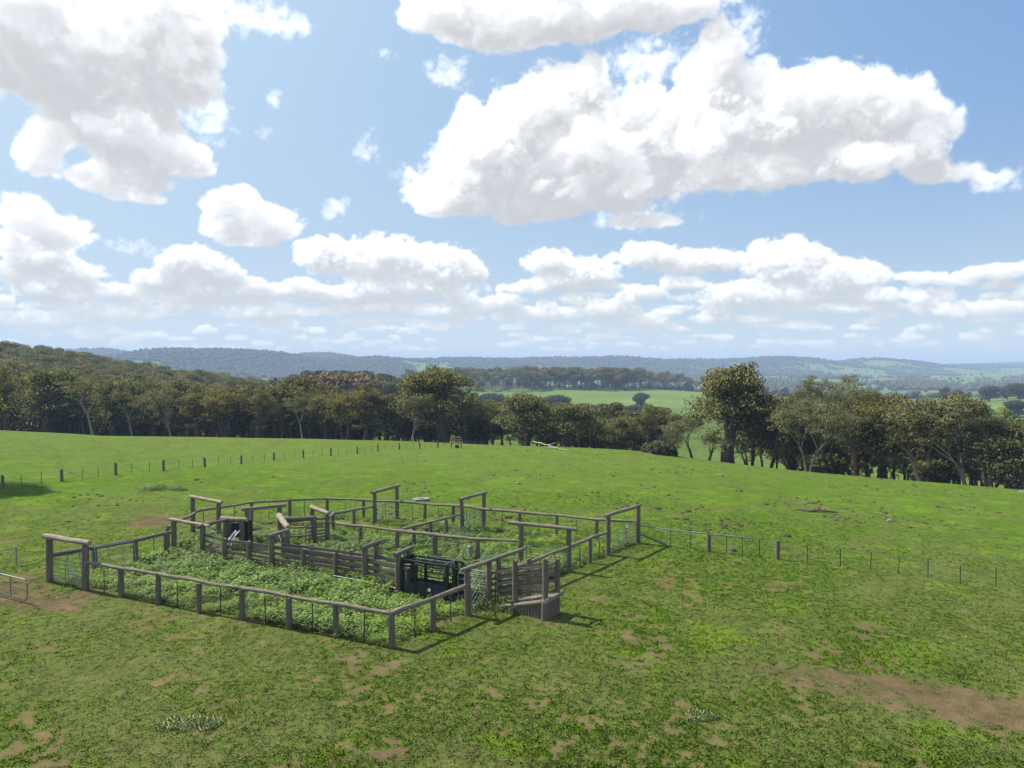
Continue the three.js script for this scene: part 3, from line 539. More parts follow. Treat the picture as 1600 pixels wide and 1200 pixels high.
// a steel gate between two foot points: a tube frame, horizontal bars and uprights
function steelGate(label, a, b, { y0 = 0.15, y1 = 1.35, bars = 6, uprights = [0.5], mat = galv, r = 0.022, group, lean = 0, round = false, name = 'steel_gate', brace = false, chain = false } = {}) {
  const t = thing(name, label, 'gate', a.clone(), group), A = V3(0, 0, 0), B = local(t, b), side = V3().crossVectors(V3().subVectors(B, A), UP).normalize();
  const P = (u, v) => A.clone().lerp(B, u).add(V3(0, mix(y0, y1, v), 0)).addScaledVector(side, lean * v);
  const f = new THREE.CurvePath(), c = round ? 0.16 / a.distanceTo(b) : 0.02, cv = round ? 0.16 / (y1 - y0) : 0.02;
  const loop = [P(c, 0), P(1 - c, 0), P(1, cv), P(1, 1 - cv), P(1 - c, 1), P(c, 1), P(0, 1 - cv), P(0, cv), P(c, 0)];
  const tubes = []; for (let i = 0; i < 8; i++) tubes.push(roundAlong([loop[i], loop[i].clone().lerp(loop[i + 1], 0.5), loop[i + 1]], [r, r, r], 7, { caps: true }));
  part('frame', mergeGeometries(tubes), mat, t);
  for (let k = 1; k < bars - 1; k++) pipe('bar', P(0, k / (bars - 1)), P(1, k / (bars - 1)), r * 0.8, mat, t);
  for (const u of uprights) pipe('upright', P(u, 0), P(u, 1), r * 0.8, mat, t);
  if (brace) pipe('brace', P(0, 0), P(1, 1), r * 0.8, mat, t);
  for (const v of [0.15, 0.85]) pipe('hinge', P(0, v).addScaledVector(side, -0.06), P(0, v).addScaledVector(side, 0.06), r * 1.3, mat, t);
  if (chain) pipe('chain', P(1, 0.6), P(1, 0.6).add(V3(0, -0.35, 0)), 0.012, wireMat, t);
  return t;
}
const G = (px, py) => level(px, py, 0), R13 = (px, py) => { const p = level(px, py, 1.37); p.y = 0; return p; }, TOP = (px, py, h) => { const p = level(px, py, h); p.y = 0; return p; };

// --- front fence
const gateL2 = G(134, 921), gateL1 = G(77.5, 909), corner = G(612, 1012);
const frontPts = [[189.5, 931], [248, 942], [310.5, 956], [378.5, 967], [451.5, 981], [525, 995]].map(([x, y]) => G(x, y));
logFence('long front fence of pale round rails between the left gateway and the near corner', null, [gateL2, ...frontPts, corner], { skip: [0], mat: timber, pickets: [[163, 926], [277, 948.5], [345, 962], [415, 974], [488, 988], [569, 1004]].map(([x, y]) => G(x, y)), over: [-0.1, 0.0], railR: 0.08, r: 0.13 });
const rightA = G(676.5, 986), rampPost = G(731.5, 961);
logFence('short log fence rising from the near corner to the loading ramp gateway', null, [corner, rightA, rampPost], { skip: [0], pickets: [G(648, 997), G(705, 972)], over: [0.05, 0.0], railR: 0.09, r: 0.135, every: 1 });
// --- the gateway over the mouth of the loading ramp, on the line of the right-hand fence
const lineDir = V3().subVectors(G(889, 894), corner).setY(0).normalize();
const onRight = (s) => corner.clone().addScaledVector(lineDir, s);
const sAt = (px) => { let lo = 0, hi = 24; for (let k = 0; k < 40; k++) { const m = (lo + hi) / 2, q = onRight(m), x = q.x / -q.z; if (x < (px - 800) / FOCAL) lo = m; else hi = m; } return lo; };
const rampNear = onRight(sAt(763)), rampFar = onRight(sAt(779)), r2Right = G(889, 894), r2Left = G(814, 884);
{
  const t = thing('timber_gateway', 'gateway with a long sloping beam over the mouth of the loading ramp', 'gateway', rampPost.clone(), 'tall timber gateways of the yards');
  post(t, rampPost, 1.98, 0.145); post(t, rampNear, 1.98, 0.14); post(t, rampFar, 1.98, 0.13);
  rail(t, lift(beyond(rampFar, rampPost, 0.5), 2.07), lift(onRight(sAt(763) + 2.7), 2.07), 0.10, 0.09, timber, 0.02, 'beam');
}
steelGate('narrow steel gate standing ajar beside the loading ramp gateway', rampPost.clone().addScaledVector(lineDir, 0.25), G(751, 934), { bars: 5, uprights: [], y1: 1.3, round: true });
// --- right-hand fence beyond the ramp
const r3Left = onRight(sAt(951)), r3Right = G(997, 848.5);
logFence('log fence running from behind the loading ramp to the middle gateway', null, [onRight(sAt(800)), r2Right], { skip: [0, 1], pickets: [onRight(sAt(845))], railR: 0.085, every: 1, over: [0.4, 0.1] });
logFence('log fence of one rail between the two right-hand gateways', null, [r2Right, onRight(sAt(923)), r3Left], { skip: [0, 2], pickets: [onRight(sAt(907)), onRight(sAt(937))], railR: 0.085, every: 2, over: [0, 0], r: 0.115 });
gateway('gateway at the far right corner with a beam that rises to the right', r3Left, r3Right, 2.26, { over: [0.3, 0.35], beamR: 0.10, r: 0.145 });
{ const a = r3Left.clone().lerp(r3Right, 0.06), b = r3Left.clone().lerp(r3Right, 0.56), c = r3Left.clone().lerp(r3Right, 0.6), d = r3Left.clone().lerp(r3Right, 0.95);
  steelGate('left leaf of the steel gate in the far right gateway', a, b, { y1: 1.3, bars: 6, uprights: [0.9] }); steelGate('right leaf with a curved end of the steel gate in the far right gateway', c, d, { y1: 1.4, bars: 7, uprights: [], round: true, r: 0.026 }); }
gateway('gateway of two posts and a level beam behind the loading ramp', r2Left, r2Right, 2.26, { over: [0.75, 0.45], beamR: 0.10, r: 0.14 });
steelGate('long low steel gate closing the gateway behind the loading ramp', r2Left.clone().lerp(r2Right, 0.12), r2Left.clone().lerp(r2Right, 0.92), { y1: 1.25, bars: 5, uprights: [0.46], mat: tealSteel });
// --- back fence with its rounded left corner
const backPts = [[262, 824], [282, 808], [310, 797.5], [347, 790], [393, 784.5], [452.5, 779.5], [511, 778.5], [568, 779], [622, 783], [664, 786.5], [708, 789.5], [752, 794], [812, 799.5], [870, 805.5], [932, 811.5]].map(([x, y]) => R13(x, y));
logFence('long back fence with a rounded left end, against the open paddock', null, [...backPts, r3Right], { skip: [1, 2, 3, 8, 11, 15], pickets: [[318, 795], [366, 788], [420, 782], [476, 779], [539, 778.6], [602, 781], [644, 784], [686, 788], [730, 792], [784, 797], [842, 802], [900, 808]].map(([x, y]) => R13(x, y)), railR: 0.085, over: [0, 0], r: 0.12 });
// --- left fence
const leftPts = [gateL1, TOP(148.5, 855, 1.37), TOP(211.5, 844, 1.37), TOP(259, 833, 1.37)];
logFence('left-hand fence with steel gates leaning on its dark rails', null, leftPts, { skip: [0], railR: 0.095, mat: darkTimber, every: 1, over: [-0.1, 0.3], r: 0.135, strands: [] });
gateway('gateway with a pale beam at the left corner of the yards', gateL1, gateL2, 2.24, { over: [0.3, 0.35], beamR: 0.135, r: 0.16, beamMat: paleTimber });
steelGate('six-bar steel gate closed in the left corner gateway', gateL1.clone().lerp(gateL2, 0.10), gateL1.clone().lerp(gateL2, 0.93), { y0: 0.15, y1: 1.25, bars: 6, uprights: [0.42], chain: true });
{ const a = leftPts[1].clone(), b = leftPts[2].clone(), d = V3().subVectors(b, a).normalize(), s = V3(-d.z, 0, d.x);
  steelGate('teal steel gate leaning on the left-hand fence, nearer of the two', a.clone().addScaledVector(s, 0.55).addScaledVector(d, -0.1), b.clone().addScaledVector(s, 0.55).addScaledVector(d, -0.15), { y0: 0.1, y1: 1.4, bars: 6, uprights: [0.33, 0.68], mat: tealSteel, lean: -0.35 });
  steelGate('teal steel gate leaning on the first bay of the left-hand fence', gateL1.clone().lerp(a, 0.35).addScaledVector(s, 0.4), a.clone().addScaledVector(s, 0.4).addScaledVector(d, -0.2), { y0: 0.1, y1: 1.25, bars: 6, uprights: [0.5], mat: tealSteel, lean: -0.25 }); }
steelGate('steel gate standing open inside the left-hand fence near its far end', G(240, 866), G(276, 853), { y0: 0.15, y1: 1.35, bars: 6, uprights: [], round: true });
// --- drafting pens at the far left
const tallA = TOP(271.5, 813, 1.86), tallB = TOP(316, 820.5, 1.86), penC = TOP(357, 811, 1.86), penD = TOP(378, 812, 1.86);
gateway('low gateway with a pale crooked beam in front of the rounded fence end', tallA, tallB, 1.82, { over: [0.35, 0.6], beamR: 0.10, r: 0.15, beamMat: paleTimber });
{ const t = thing('log_fence', 'dark single rail slung between the low gateway and the black sliding gate', 'fence', tallB.clone()); rail(t, lift(beyond(penC, tallB, 0.35), 1.80), lift(beyond(tallB, penC, 0.2), 1.86), 0.10, 0.09, darkTimber, 0.03); post(t, tallB.clone().lerp(penC, 0.86), 1.75, 0.13); }
steelGate('four-bar steel gate under the dark single rail', tallB.clone().lerp(penC, 0.05), tallB.clone().lerp(penC, 0.82), { y0: 0.2, y1: 1.3, bars: 5, uprights: [] });
gateway('drafting gateway with a split pale beam beside the black sliding gate', penC, penD, 1.80, { over: [0.5, 0.35], beamR: 0.13, r: 0.16, beamMat: paleTimber });
{ // black sliding gate in the drafting gateway
  const a = penC.clone().lerp(penD, 0.15), b = penD.clone().add(V3(0.5, 0, -0.35)), t = thing('sliding_gate', 'black rubber-faced sliding gate with two white tubes, left drafting gate', 'gate', a.clone());
  const s = V3().subVectors(b, a).normalize(), A = V3(0, 0, 0), p = (u, y) => A.clone().addScaledVector(s, u).add(V3(0, y, 0)), n = V3(-s.z, 0, s.x), L = a.distanceTo(b);
  for (const [u0, u1, y0, y1] of [[0.05, 0.55, 0.75, 1.62], [0.78, 1.02, 0.15, 1.75], [1.05, L, 0.10, 1.70]]) { const m = part('panel', UNIT_BOX, rubber, t); span(m, p(u0, (y0 + y1) / 2), p(u1, (y0 + y1) / 2), 0.05, y1 - y0); }
  beamBox('track', p(0, 1.72), p(L, 1.72), 0.06, 0.10, blackSteel, t);
  for (const [u, x] of [[0.02, 0.0], [0.22, 0.05]]) { const q = p(u - 0.1, 0).addScaledVector(n, 0.9), w = p(u + 0.25, 0).addScaledVector(n, 0.5); part('white_tube', roundAlong([q.clone().add(V3(0, 0.25, 0)), q.clone().lerp(w, 0.35).add(V3(0, 0.8, 0)), w.clone().add(V3(0, 1.12, 0)), w.clone().add(V3(0.12, 1.25, -0.1))], [0.055, 0.055, 0.05, 0.045], 8), whitePaint, t); }
  part('latch_box', boxGeo(0.35, 0.3, 0.25), blackSteel, t).position.copy(p(0.4, 1.0).addScaledVector(n, 0.3));
}
const sqA = TOP(386, 796.5, 2.05), sqB = TOP(437, 791.5, 2.05);
gateway('tall gateway with a squared grey beam behind the black sliding gate', sqA, sqB, 2.0, { ends: [TOP(377, 797, 2.05), TOP(447, 790, 2.05)], square: true, r: 0.15 });
steelGate('four-bar steel gate closing the tall squared-beam gateway', sqA.clone().lerp(sqB, 0.08), sqB.clone().lerp(sqA, 0.04), { y0: 0.25, y1: 1.15, bars: 4, uprights: [] });
const stubA = TOP(437, 806, 1.86), stubB = TOP(449, 824, 1.86);
gateway('short stout log on two posts pointing at the camera, middle drafting gate', stubA, stubB, 1.76, { over: [0.15, 0.2], beamR: 0.165, r: 0.155, beamMat: paleTimber });
{ // second drafting gate under the stout log
  const a = stubA.clone().lerp(stubB, 0.4), b = stubB.clone().lerp(stubA, 0.05), t = thing('sliding_gate', 'dark sliding gate with a bent white bar under the stout log', 'gate', a.clone()), B = local(t, b);
  span(part('panel', UNIT_BOX, rubber, t), V3(0, 0.75, 0), B.clone().setY(0.75), 0.05, 1.2);
  part('bent_bar', roundAlong([V3(0.15, 0.3, 0.7), V3(0.2, 0.75, 0.8), V3(0.05, 1.1, 0.75), V3(-0.15, 1.3, 0.6)], [0.035, 0.04, 0.045, 0.05], 8), whitePaint, t);
  for (const y of [0.55, 1.2]) pipe('bar', V3(-0.2, y, 0.55), V3(0.35, y + 0.1, 0.85), 0.02, galv, t);
}
const V1 = TOP(491, 808, 1.70), V2 = TOP(511, 802, 1.86), V0 = TOP(488, 793, 1.86);
{ const t = thing('log_fence', 'pair of stout dark log rails between the stout log and the slatted gates', 'fence', stubA.clone());
  rail(t, lift(stubA, 1.62), lift(V1, 1.64), 0.15, 0.14, darkTimber, 0.02); rail(t, lift(TOP(443, 800, 1.9), 1.3), lift(TOP(490, 799, 1.9), 1.45), 0.10, 0.10, timber, 0.02); rail(t, lift(stubA, 1.10), lift(V1, 1.12), 0.07, 0.07, timber, 0.02); rail(t, lift(stubA, 0.55), lift(V1, 0.6), 0.06, 0.06, timber, 0.02); post(t, V1, 1.66, 0.155); }
gateway('gateway with a bleached peeling beam behind the slatted gates', V0, V2, 1.82, { over: [0.15, 0.25], beamR: 0.125, r: 0.15, beamMat: paleTimber });
function slatGate(label, a, b, y0, y1, n, mat) {
  const t = thing('slatted_gate', label, 'gate', a.clone(), null), B = local(t, b);
  for (let k = 0; k < n; k++) { const y = mix(y0, y1, (k + 0.5) / n); beamBox('slat', V3(0, y, 0), B.clone().setY(y), 0.035, (y1 - y0) / n * 0.52, mat, t); }
  for (const u of [0.04, 0.96]) beamBox('stile', B.clone().multiplyScalar(u).setY(y0), B.clone().multiplyScalar(u).setY(y1), 0.05, 0.09, mat, t);
  return t;
}
slatGate('slatted timber gate in shade between the two posts of the drafting vee', V1.clone().lerp(V2, 0.06), V2.clone().lerp(V1, 0.06), 0.15, 1.35, 6, timber);
slatGate('sunlit slatted timber gate folding back to the left of the drafting vee', V1.clone().add(V3(-0.12, 0, 0)), TOP(477, 822, 1.3), 0.15, 1.4, 6, paleTimber);  // paler timber puts the sunlight on these slats into their colour
{ const t = thing('log_fence', 'short low rail between the bleached-beam gateway and the cross fence', 'fence', V2.clone()); rail(t, lift(V1, 1.6), lift(V2, 1.55), 0.07, 0.07, darkTimber); rail(t, lift(V2, 1.5), lift(TOP(522, 801, 1.4), 1.4), 0.07, 0.07, timber); }
// --- inner fences
const mStart = TOP(514, 815, 1.37), midPts = [mStart, TOP(563, 821.5, 1.37), TOP(620, 828.5, 1.37), TOP(680, 834.5, 1.37), TOP(746.5, 841.5, 1.37), r2Left];
logFence('middle fence of round rails from the drafting vee to the gateway behind the ramp', null, midPts, { skip: [0, 5], pickets: [G(716, 868), G(590, 852)], railR: 0.08, over: [0.1, 0.0], r: 0.13 });
const n1a = TOP(585, 769.5, 2.3), n1b = TOP(620.5, 760, 2.3), crossPts = [TOP(520, 801.5, 1.37), TOP(553, 796, 1.37), n1a];
logFence('left cross fence from the drafting vee to the back left gateway', null, crossPts, { skip: [2], railR: 0.08, over: [0.1, 0], r: 0.115, strands: [0.4, 0.8] });
gateway('tall gateway, back left of the two that stand before the open paddock', n1a, n1b, 2.26, { over: [0.3, 0.3], beamR: 0.105, r: 0.14 });
steelGate('fine-barred steel gate in the back left gateway', n1a.clone().lerp(n1b, 0.1), n1a.clone().lerp(n1b, 0.9), { y0: 0.15, y1: 1.25, bars: 7, uprights: [0.3, 0.65], r: 0.02 });
const o1a = TOP(722, 780, 2.3), o1b = TOP(755.5, 771, 2.3), cross2 = [TOP(632, 825.5, 1.37), TOP(646.5, 821, 1.37), TOP(673, 815.5, 1.37), TOP(698, 809.5, 1.37), o1a];
logFence('right cross fence from the middle fence to the back right gateway', null, cross2, { skip: [0, 4], railR: 0.075, over: [0.1, 0], r: 0.115, strands: [0.4, 0.8] });
gateway('tall gateway, back right of the two that stand before the open paddock', o1a, o1b, 2.26, { over: [0.3, 0.3], beamR: 0.105, r: 0.14 });
steelGate('fine-barred steel gate in the back right gateway', o1a.clone().lerp(o1b, 0.08), o1a.clone().lerp(o1b, 0.92), { y0: 0.15, y1: 1.25, bars: 7, uprights: [0.3, 0.6], r: 0.02 });
gateway('gateway with a pale beam at the rounded left end of the back fence', TOP(301, 777, 2.3), TOP(341, 785, 2.3), 2.26, { over: [0.35, 0.4], beamR: 0.115, r: 0.15, beamMat: paleTimber });

// --- the race: two board fences 0.75 m apart that lead to the crush
function boardFence(label, pts, heights, boards, { sideways = V3(), r = 0.13, mat = timber, boardH = 0.145 } = {}) {
  const t = thing('race_fence', label, 'fence', pts[0].clone());
  pts.forEach((p, i) => post(t, p, heights[i], r * (heights[i] > 1.6 ? 1.2 : 1), 0.02));
  for (let i = 0; i + 1 < pts.length; i++) for (const y of boards[i] || boards[0]) {
    const q = rng(serial++), a = local(t, lift(pts[i], y + (q() - 0.5) * 0.03)).add(sideways), b = local(t, lift(pts[i + 1], y + (q() - 0.5) * 0.03)).add(sideways);
    beamBox('board', a, b, 0.045, boardH * (0.85 + 0.3 * q()), q() < 0.3 ? darkTimber : mat, t);
  }
  return t;
}
const raceN = [TOP(316, 820.5, 1.86), TOP(351, 841, 1.45), TOP(389, 845, 1.45), TOP(424.5, 839, 1.85), TOP(474, 856.5, 1.45), TOP(524, 863, 1.45), TOP(571, 856, 1.9), TOP(622.5, 866, 1.9)];
const raceDir = V3().subVectors(raceN[7], raceN[1]).setY(0).normalize(), raceIn = V3(raceDir.z, 0, -raceDir.x);
const std = [0.30, 0.63, 0.96, 1.28], closed = [0.2, 0.42, 0.64, 0.86, 1.08, 1.28];
boardFence('near board side of the cattle race, from the drafting pens to the crush', raceN.slice(1), [1.43, 1.43, 1.8, 1.43, 1.43, 1.85, 1.85], [std, closed, std, std, std, std], { sideways: raceIn.clone().multiplyScalar(0.12) });
boardFence('pen fence of four boards between the low gateway and the race', raceN.slice(0, 2), [1.78, 1.4], [std], { sideways: raceIn.clone().multiplyScalar(0.1) });
const off = (p, d) => p.clone().addScaledVector(raceIn, d);
const raceF = [off(raceN[3], 0.85), off(raceN[3].clone().lerp(raceN[4], 0.9), 0.85), off(raceN[5].clone().lerp(raceN[6], 0.2), 0.85), off(raceN[6], 0.9), off(raceN[7], 0.9)];
boardFence('far side of the cattle race, its post tops showing over the near boards', raceF, [1.55, 1.43, 1.43, 1.85, 1.85], [std], { sideways: raceIn.clone().multiplyScalar(-0.12) });
for (const [i, l, m] of [[3, 'first log beam across the race, at its drafting end', timber], [6, 'second log beam across the race, at its middle', darkTimber], [7, 'third log beam across the race, above the entrance to the crush', darkTimber]]) {
  const t = thing('log_beam', l, 'beam', raceN[i].clone().setY(0), 'log beams across the race'); rail(t, lift(off(raceN[i], -0.3), 1.93), lift(off(raceN[i], 1.25), 1.95), 0.115, 0.10, m, 0.02, 'log');
}
{ const t = thing('kick_rail', 'low bent steel rail on struts along the foot of the race', 'rail', off(raceN[5], -0.3)); const a = V3(0, 0.35, 0), b = local(t, off(raceN[6], -0.3)).setY(0.33), c = local(t, off(raceN[7], -0.25)).setY(0.33);
  pipe('tube', a, b, 0.025, galv, t); pipe('tube', b, c, 0.025, galv, t); for (const p of [a, b, c]) pipe('strut', p, p.clone().add(V3(-0.12, -0.35, 0.2)), 0.022, galv, t); pipe('strut', a, a.clone().addScaledVector(raceIn, 0.3).add(V3(0, 0.3, 0)), 0.02, galv, t); }
{ const t = thing('rope_rail', 'loose steel rail along the foot of the race at its drafting end', 'rail', off(raceN[4], -0.2)); pipe('tube', V3(0, 0.2, 0), local(t, off(raceN[5], -0.2)).setY(0.1), 0.018, galv, t); }

// --- the crush: a dark steel cage at the end of the race
{
  const a = raceN[7].clone().addScaledVector(raceDir, 0.22), t = thing('cattle_crush', 'dark navy steel cattle crush, a barred cage with a white disc', 'cattle crush', a.clone()), L = 2.85, W = 0.86, H = 1.66;
  t.rotation.y = Math.atan2(-raceDir.z, raceDir.x);                 // x along the race, z towards the camera
  const P = (x, y, z) => V3(x, y, z), box = (n, p, q, w, h, m = navySteel) => beamBox(n, p, q, w, h, m, t), tube = (n, p, q, r, m = navySteel) => pipe(n, p, q, r, m, t);
  for (const z of [0, -W]) {
    for (const x of [0.05, 0.78, L - 0.35, L]) box('upright', P(x, 0, z), P(x, H - (x > 0.5 && x < 1 ? 0.12 : 0), z), 0.12, 0.12);
    box('top_rail', P(-0.05, H, z), P(L, H, z), 0.09, 0.09); box('top_rail', P(0.1, H - 0.16, z), P(L - 0.2, H - 0.16, z), 0.05, 0.05);
    for (const y of [0.74, 0.92, 1.10, 1.28, 1.44]) tube('bar', P(0.1, y, z), P(z ? L - 0.3 : 0.75, y, z), 0.019);
    if (z) for (const y of [0.72, 0.98]) tube('bar', P(0.8, y, z), P(L - 0.4, y, z), 0.024);
    box('sill', P(0, 0.12, z), P(L, 0.12, z), 0.08, 0.12);
  }
  for (const [x0, x1, y0, y1] of [[0.12, 0.74, 0.16, 0.64], [0.84, L - 0.42, 0.10, 0.56]]) span(part('side_panel', UNIT_BOX, navySheet, t), P(x0, (y0 + y1) / 2, 0.03), P(x1, (y0 + y1) / 2, 0.03), 0.03, y1 - y0);
  span(part('side_panel', UNIT_BOX, navySheet, t), P(0.1, 0.35, -W), P(L - 0.3, 0.35, -W), 0.03, 0.5);
  box('panel_rail', P(0.84, 0.60, 0.05), P(L - 0.42, 0.60, 0.05), 0.05, 0.07, navySteel); box('panel_rail', P(0.84, 0.72, 0.02), P(L - 0.42, 0.70, 0.02), 0.04, 0.04, blackSteel);
  for (const x of [1.05, 1.14, 1.23]) tube('catch', P(x, 0.66, 0.04), P(x + 0.03, 0.76, 0.06), 0.014, galv);
  const disc = part('disc', new THREE.CylinderGeometry(0.085, 0.085, 0.02, 24).rotateX(Math.PI / 2), whitePaint, t); disc.position.set(1.55, 0.43, 0.06);
  span(part('hatch', UNIT_BOX, navySteel, t), P(L - 0.55, 0.98, 0.02), P(L - 0.36, 0.98, 0.02), 0.04, 0.30);
  for (const x of [1.0, 1.08]) tube('bar', P(x, 0.62, -0.02), P(x, 1.42, -0.02), 0.018);
  for (const x of [0.4, 0.9, 1.5]) tube('cross_tube', P(x, H + 0.02, 0), P(x, H + 0.02, -W), 0.028);
  box('roof_bar', P(L - 0.45, H + 0.04, 0.05), P(L - 0.45, H + 0.04, -W - 0.05), 0.12, 0.06); box('roof_bar', P(0.0, H + 0.05, 0.05), P(0.0, H + 0.05, -W - 0.08), 0.14, 0.06);
  // head bail at the right end
  for (const z of [-0.10, -0.34, -0.58, -0.80]) box('bail_bar', P(L + 0.12, 0.05, z), P(L + 0.12, H - 0.08, z), 0.10, z < -0.7 ? 0.16 : 0.10);
  span(part('bail_plate', UNIT_BOX, navySteel, t), P(L + 0.12, 0.8, -0.62), P(L + 0.12, 0.8, -0.84), 0.06, 1.35);
  span(part('bail_plate', UNIT_BOX, navySteel, t), P(L + 0.02, 0.8, 0.05), P(L + 0.02, 0.8, -0.12), 0.2, 1.55);
  span(part('end_plate', UNIT_BOX, navySteel, t), P(-0.03, 0.85, 0.06), P(-0.03, 0.85, -0.10), 0.18, 1.6); span(part('end_plate', UNIT_BOX, navySteel, t), P(-0.03, 1.45, -0.1), P(-0.03, 1.45, -W), 0.05, 0.35);
  // levers
  tube('lever', P(L - 0.6, H + 0.05, 0.10), P(L + 0.55, H + 0.02, -0.30), 0.024); tube('lever', P(L - 0.3, H + 0.02, -0.2), P(L + 0.1, H + 0.42, -0.55), 0.022); tube('lever', P(L + 0.1, H + 0.42, -0.55), P(L + 0.35, H + 0.05, -0.80), 0.022);
  tube('lever', P(L + 0.2, H - 0.02, -0.9), P(L + 1.0, H + 0.22, -1.5), 0.018, galv); tube('lever', P(0.15, H - 0.18, 0.10), P(0.62, H - 0.10, 0.22), 0.022, galv); tube('lever', P(0.15, H - 0.36, 0.12), P(0.60, H - 0.26, 0.26), 0.022, galv);
  tube('lever', P(0.85, H + 0.06, -W - 0.1), P(1.0, H + 0.40, -W - 0.25), 0.018, galv); tube('squeeze_rail', P(0.85, H + 0.12, -W + 0.05), P(L - 0.3, H + 0.16, -W + 0.05), 0.024, navySteel); tube('squeeze_rail', P(0.6, H + 0.06, -0.35), P(L - 0.5, H + 0.08, -0.35), 0.02, navySteel);
  for (const x of [0.9, 1.8]) tube('squeeze_arm', P(x, H, -W), P(x + 0.05, H + 0.14, -W + 0.05), 0.02); tube('rod', P(1.6, H + 0.12, -W), P(2.3, H + 0.55, -W - 0.6), 0.012, paleTimber);
  tube('spring', P(L - 0.42, H - 0.05, 0.05), P(L - 0.1, H - 0.35, 0.06), 0.03, blackSteel);
  for (const [x, y] of [[L - 0.02, 1.30], [L + 0.03, 1.0], [0.0, 1.2], [L - 0.02, 0.6]]) part('pin', new THREE.SphereGeometry(0.03, 8, 6), galv, t).position.set(x, y, 0.09);
}
{ // rails from the crush to the ramp
  const a = raceN[7].clone().addScaledVector(raceDir, 3.3), b = rampNear.clone();
  const s = steelGate('short steel panel between the crush and the loading ramp gateway', a, b, { y0: 0.1, y1: 1.42, bars: 6, uprights: [] });
  const c = raceN[7].clone().addScaledVector(raceDir, 3.35).addScaledVector(raceIn, 0.9);
  steelGate('steel panel behind the crush, leading to the far post of the loading ramp', c, rampFar.clone(), { y0: 0.1, y1: 1.35, bars: 5, uprights: [0.55] });
}
{ // gas-bottle shaped post cap behind the crush
  const p = G(734.5, 879), t = thing('gas_cylinder', 'grey upright gas cylinder with a white collar and valve, behind the crush', 'gas cylinder', p);
  const body = new THREE.MeshStandardMaterial({ color: new THREE.Color().setRGB(0.24, 0.245, 0.21), roughness: 0.7 });
  part('body', new THREE.LatheGeometry([[0, 0], [0.13, 0], [0.145, 0.03], [0.145, 0.86], [0.125, 0.93], [0.07, 0.97], [0, 0.98]].map(([x, y]) => new THREE.Vector2(x, y)), 22), body, t);
  part('collar', new THREE.CylinderGeometry(0.148, 0.148, 0.07, 22, 1, true), galv, t).position.y = 0.84;
  part('valve', new THREE.CylinderGeometry(0.03, 0.035, 0.08, 10), galv, t).position.y = 1.01; part('handle', new THREE.TorusGeometry(0.045, 0.012, 6, 14).rotateX(Math.PI / 2), rustySteel, t).position.y = 1.06;
}
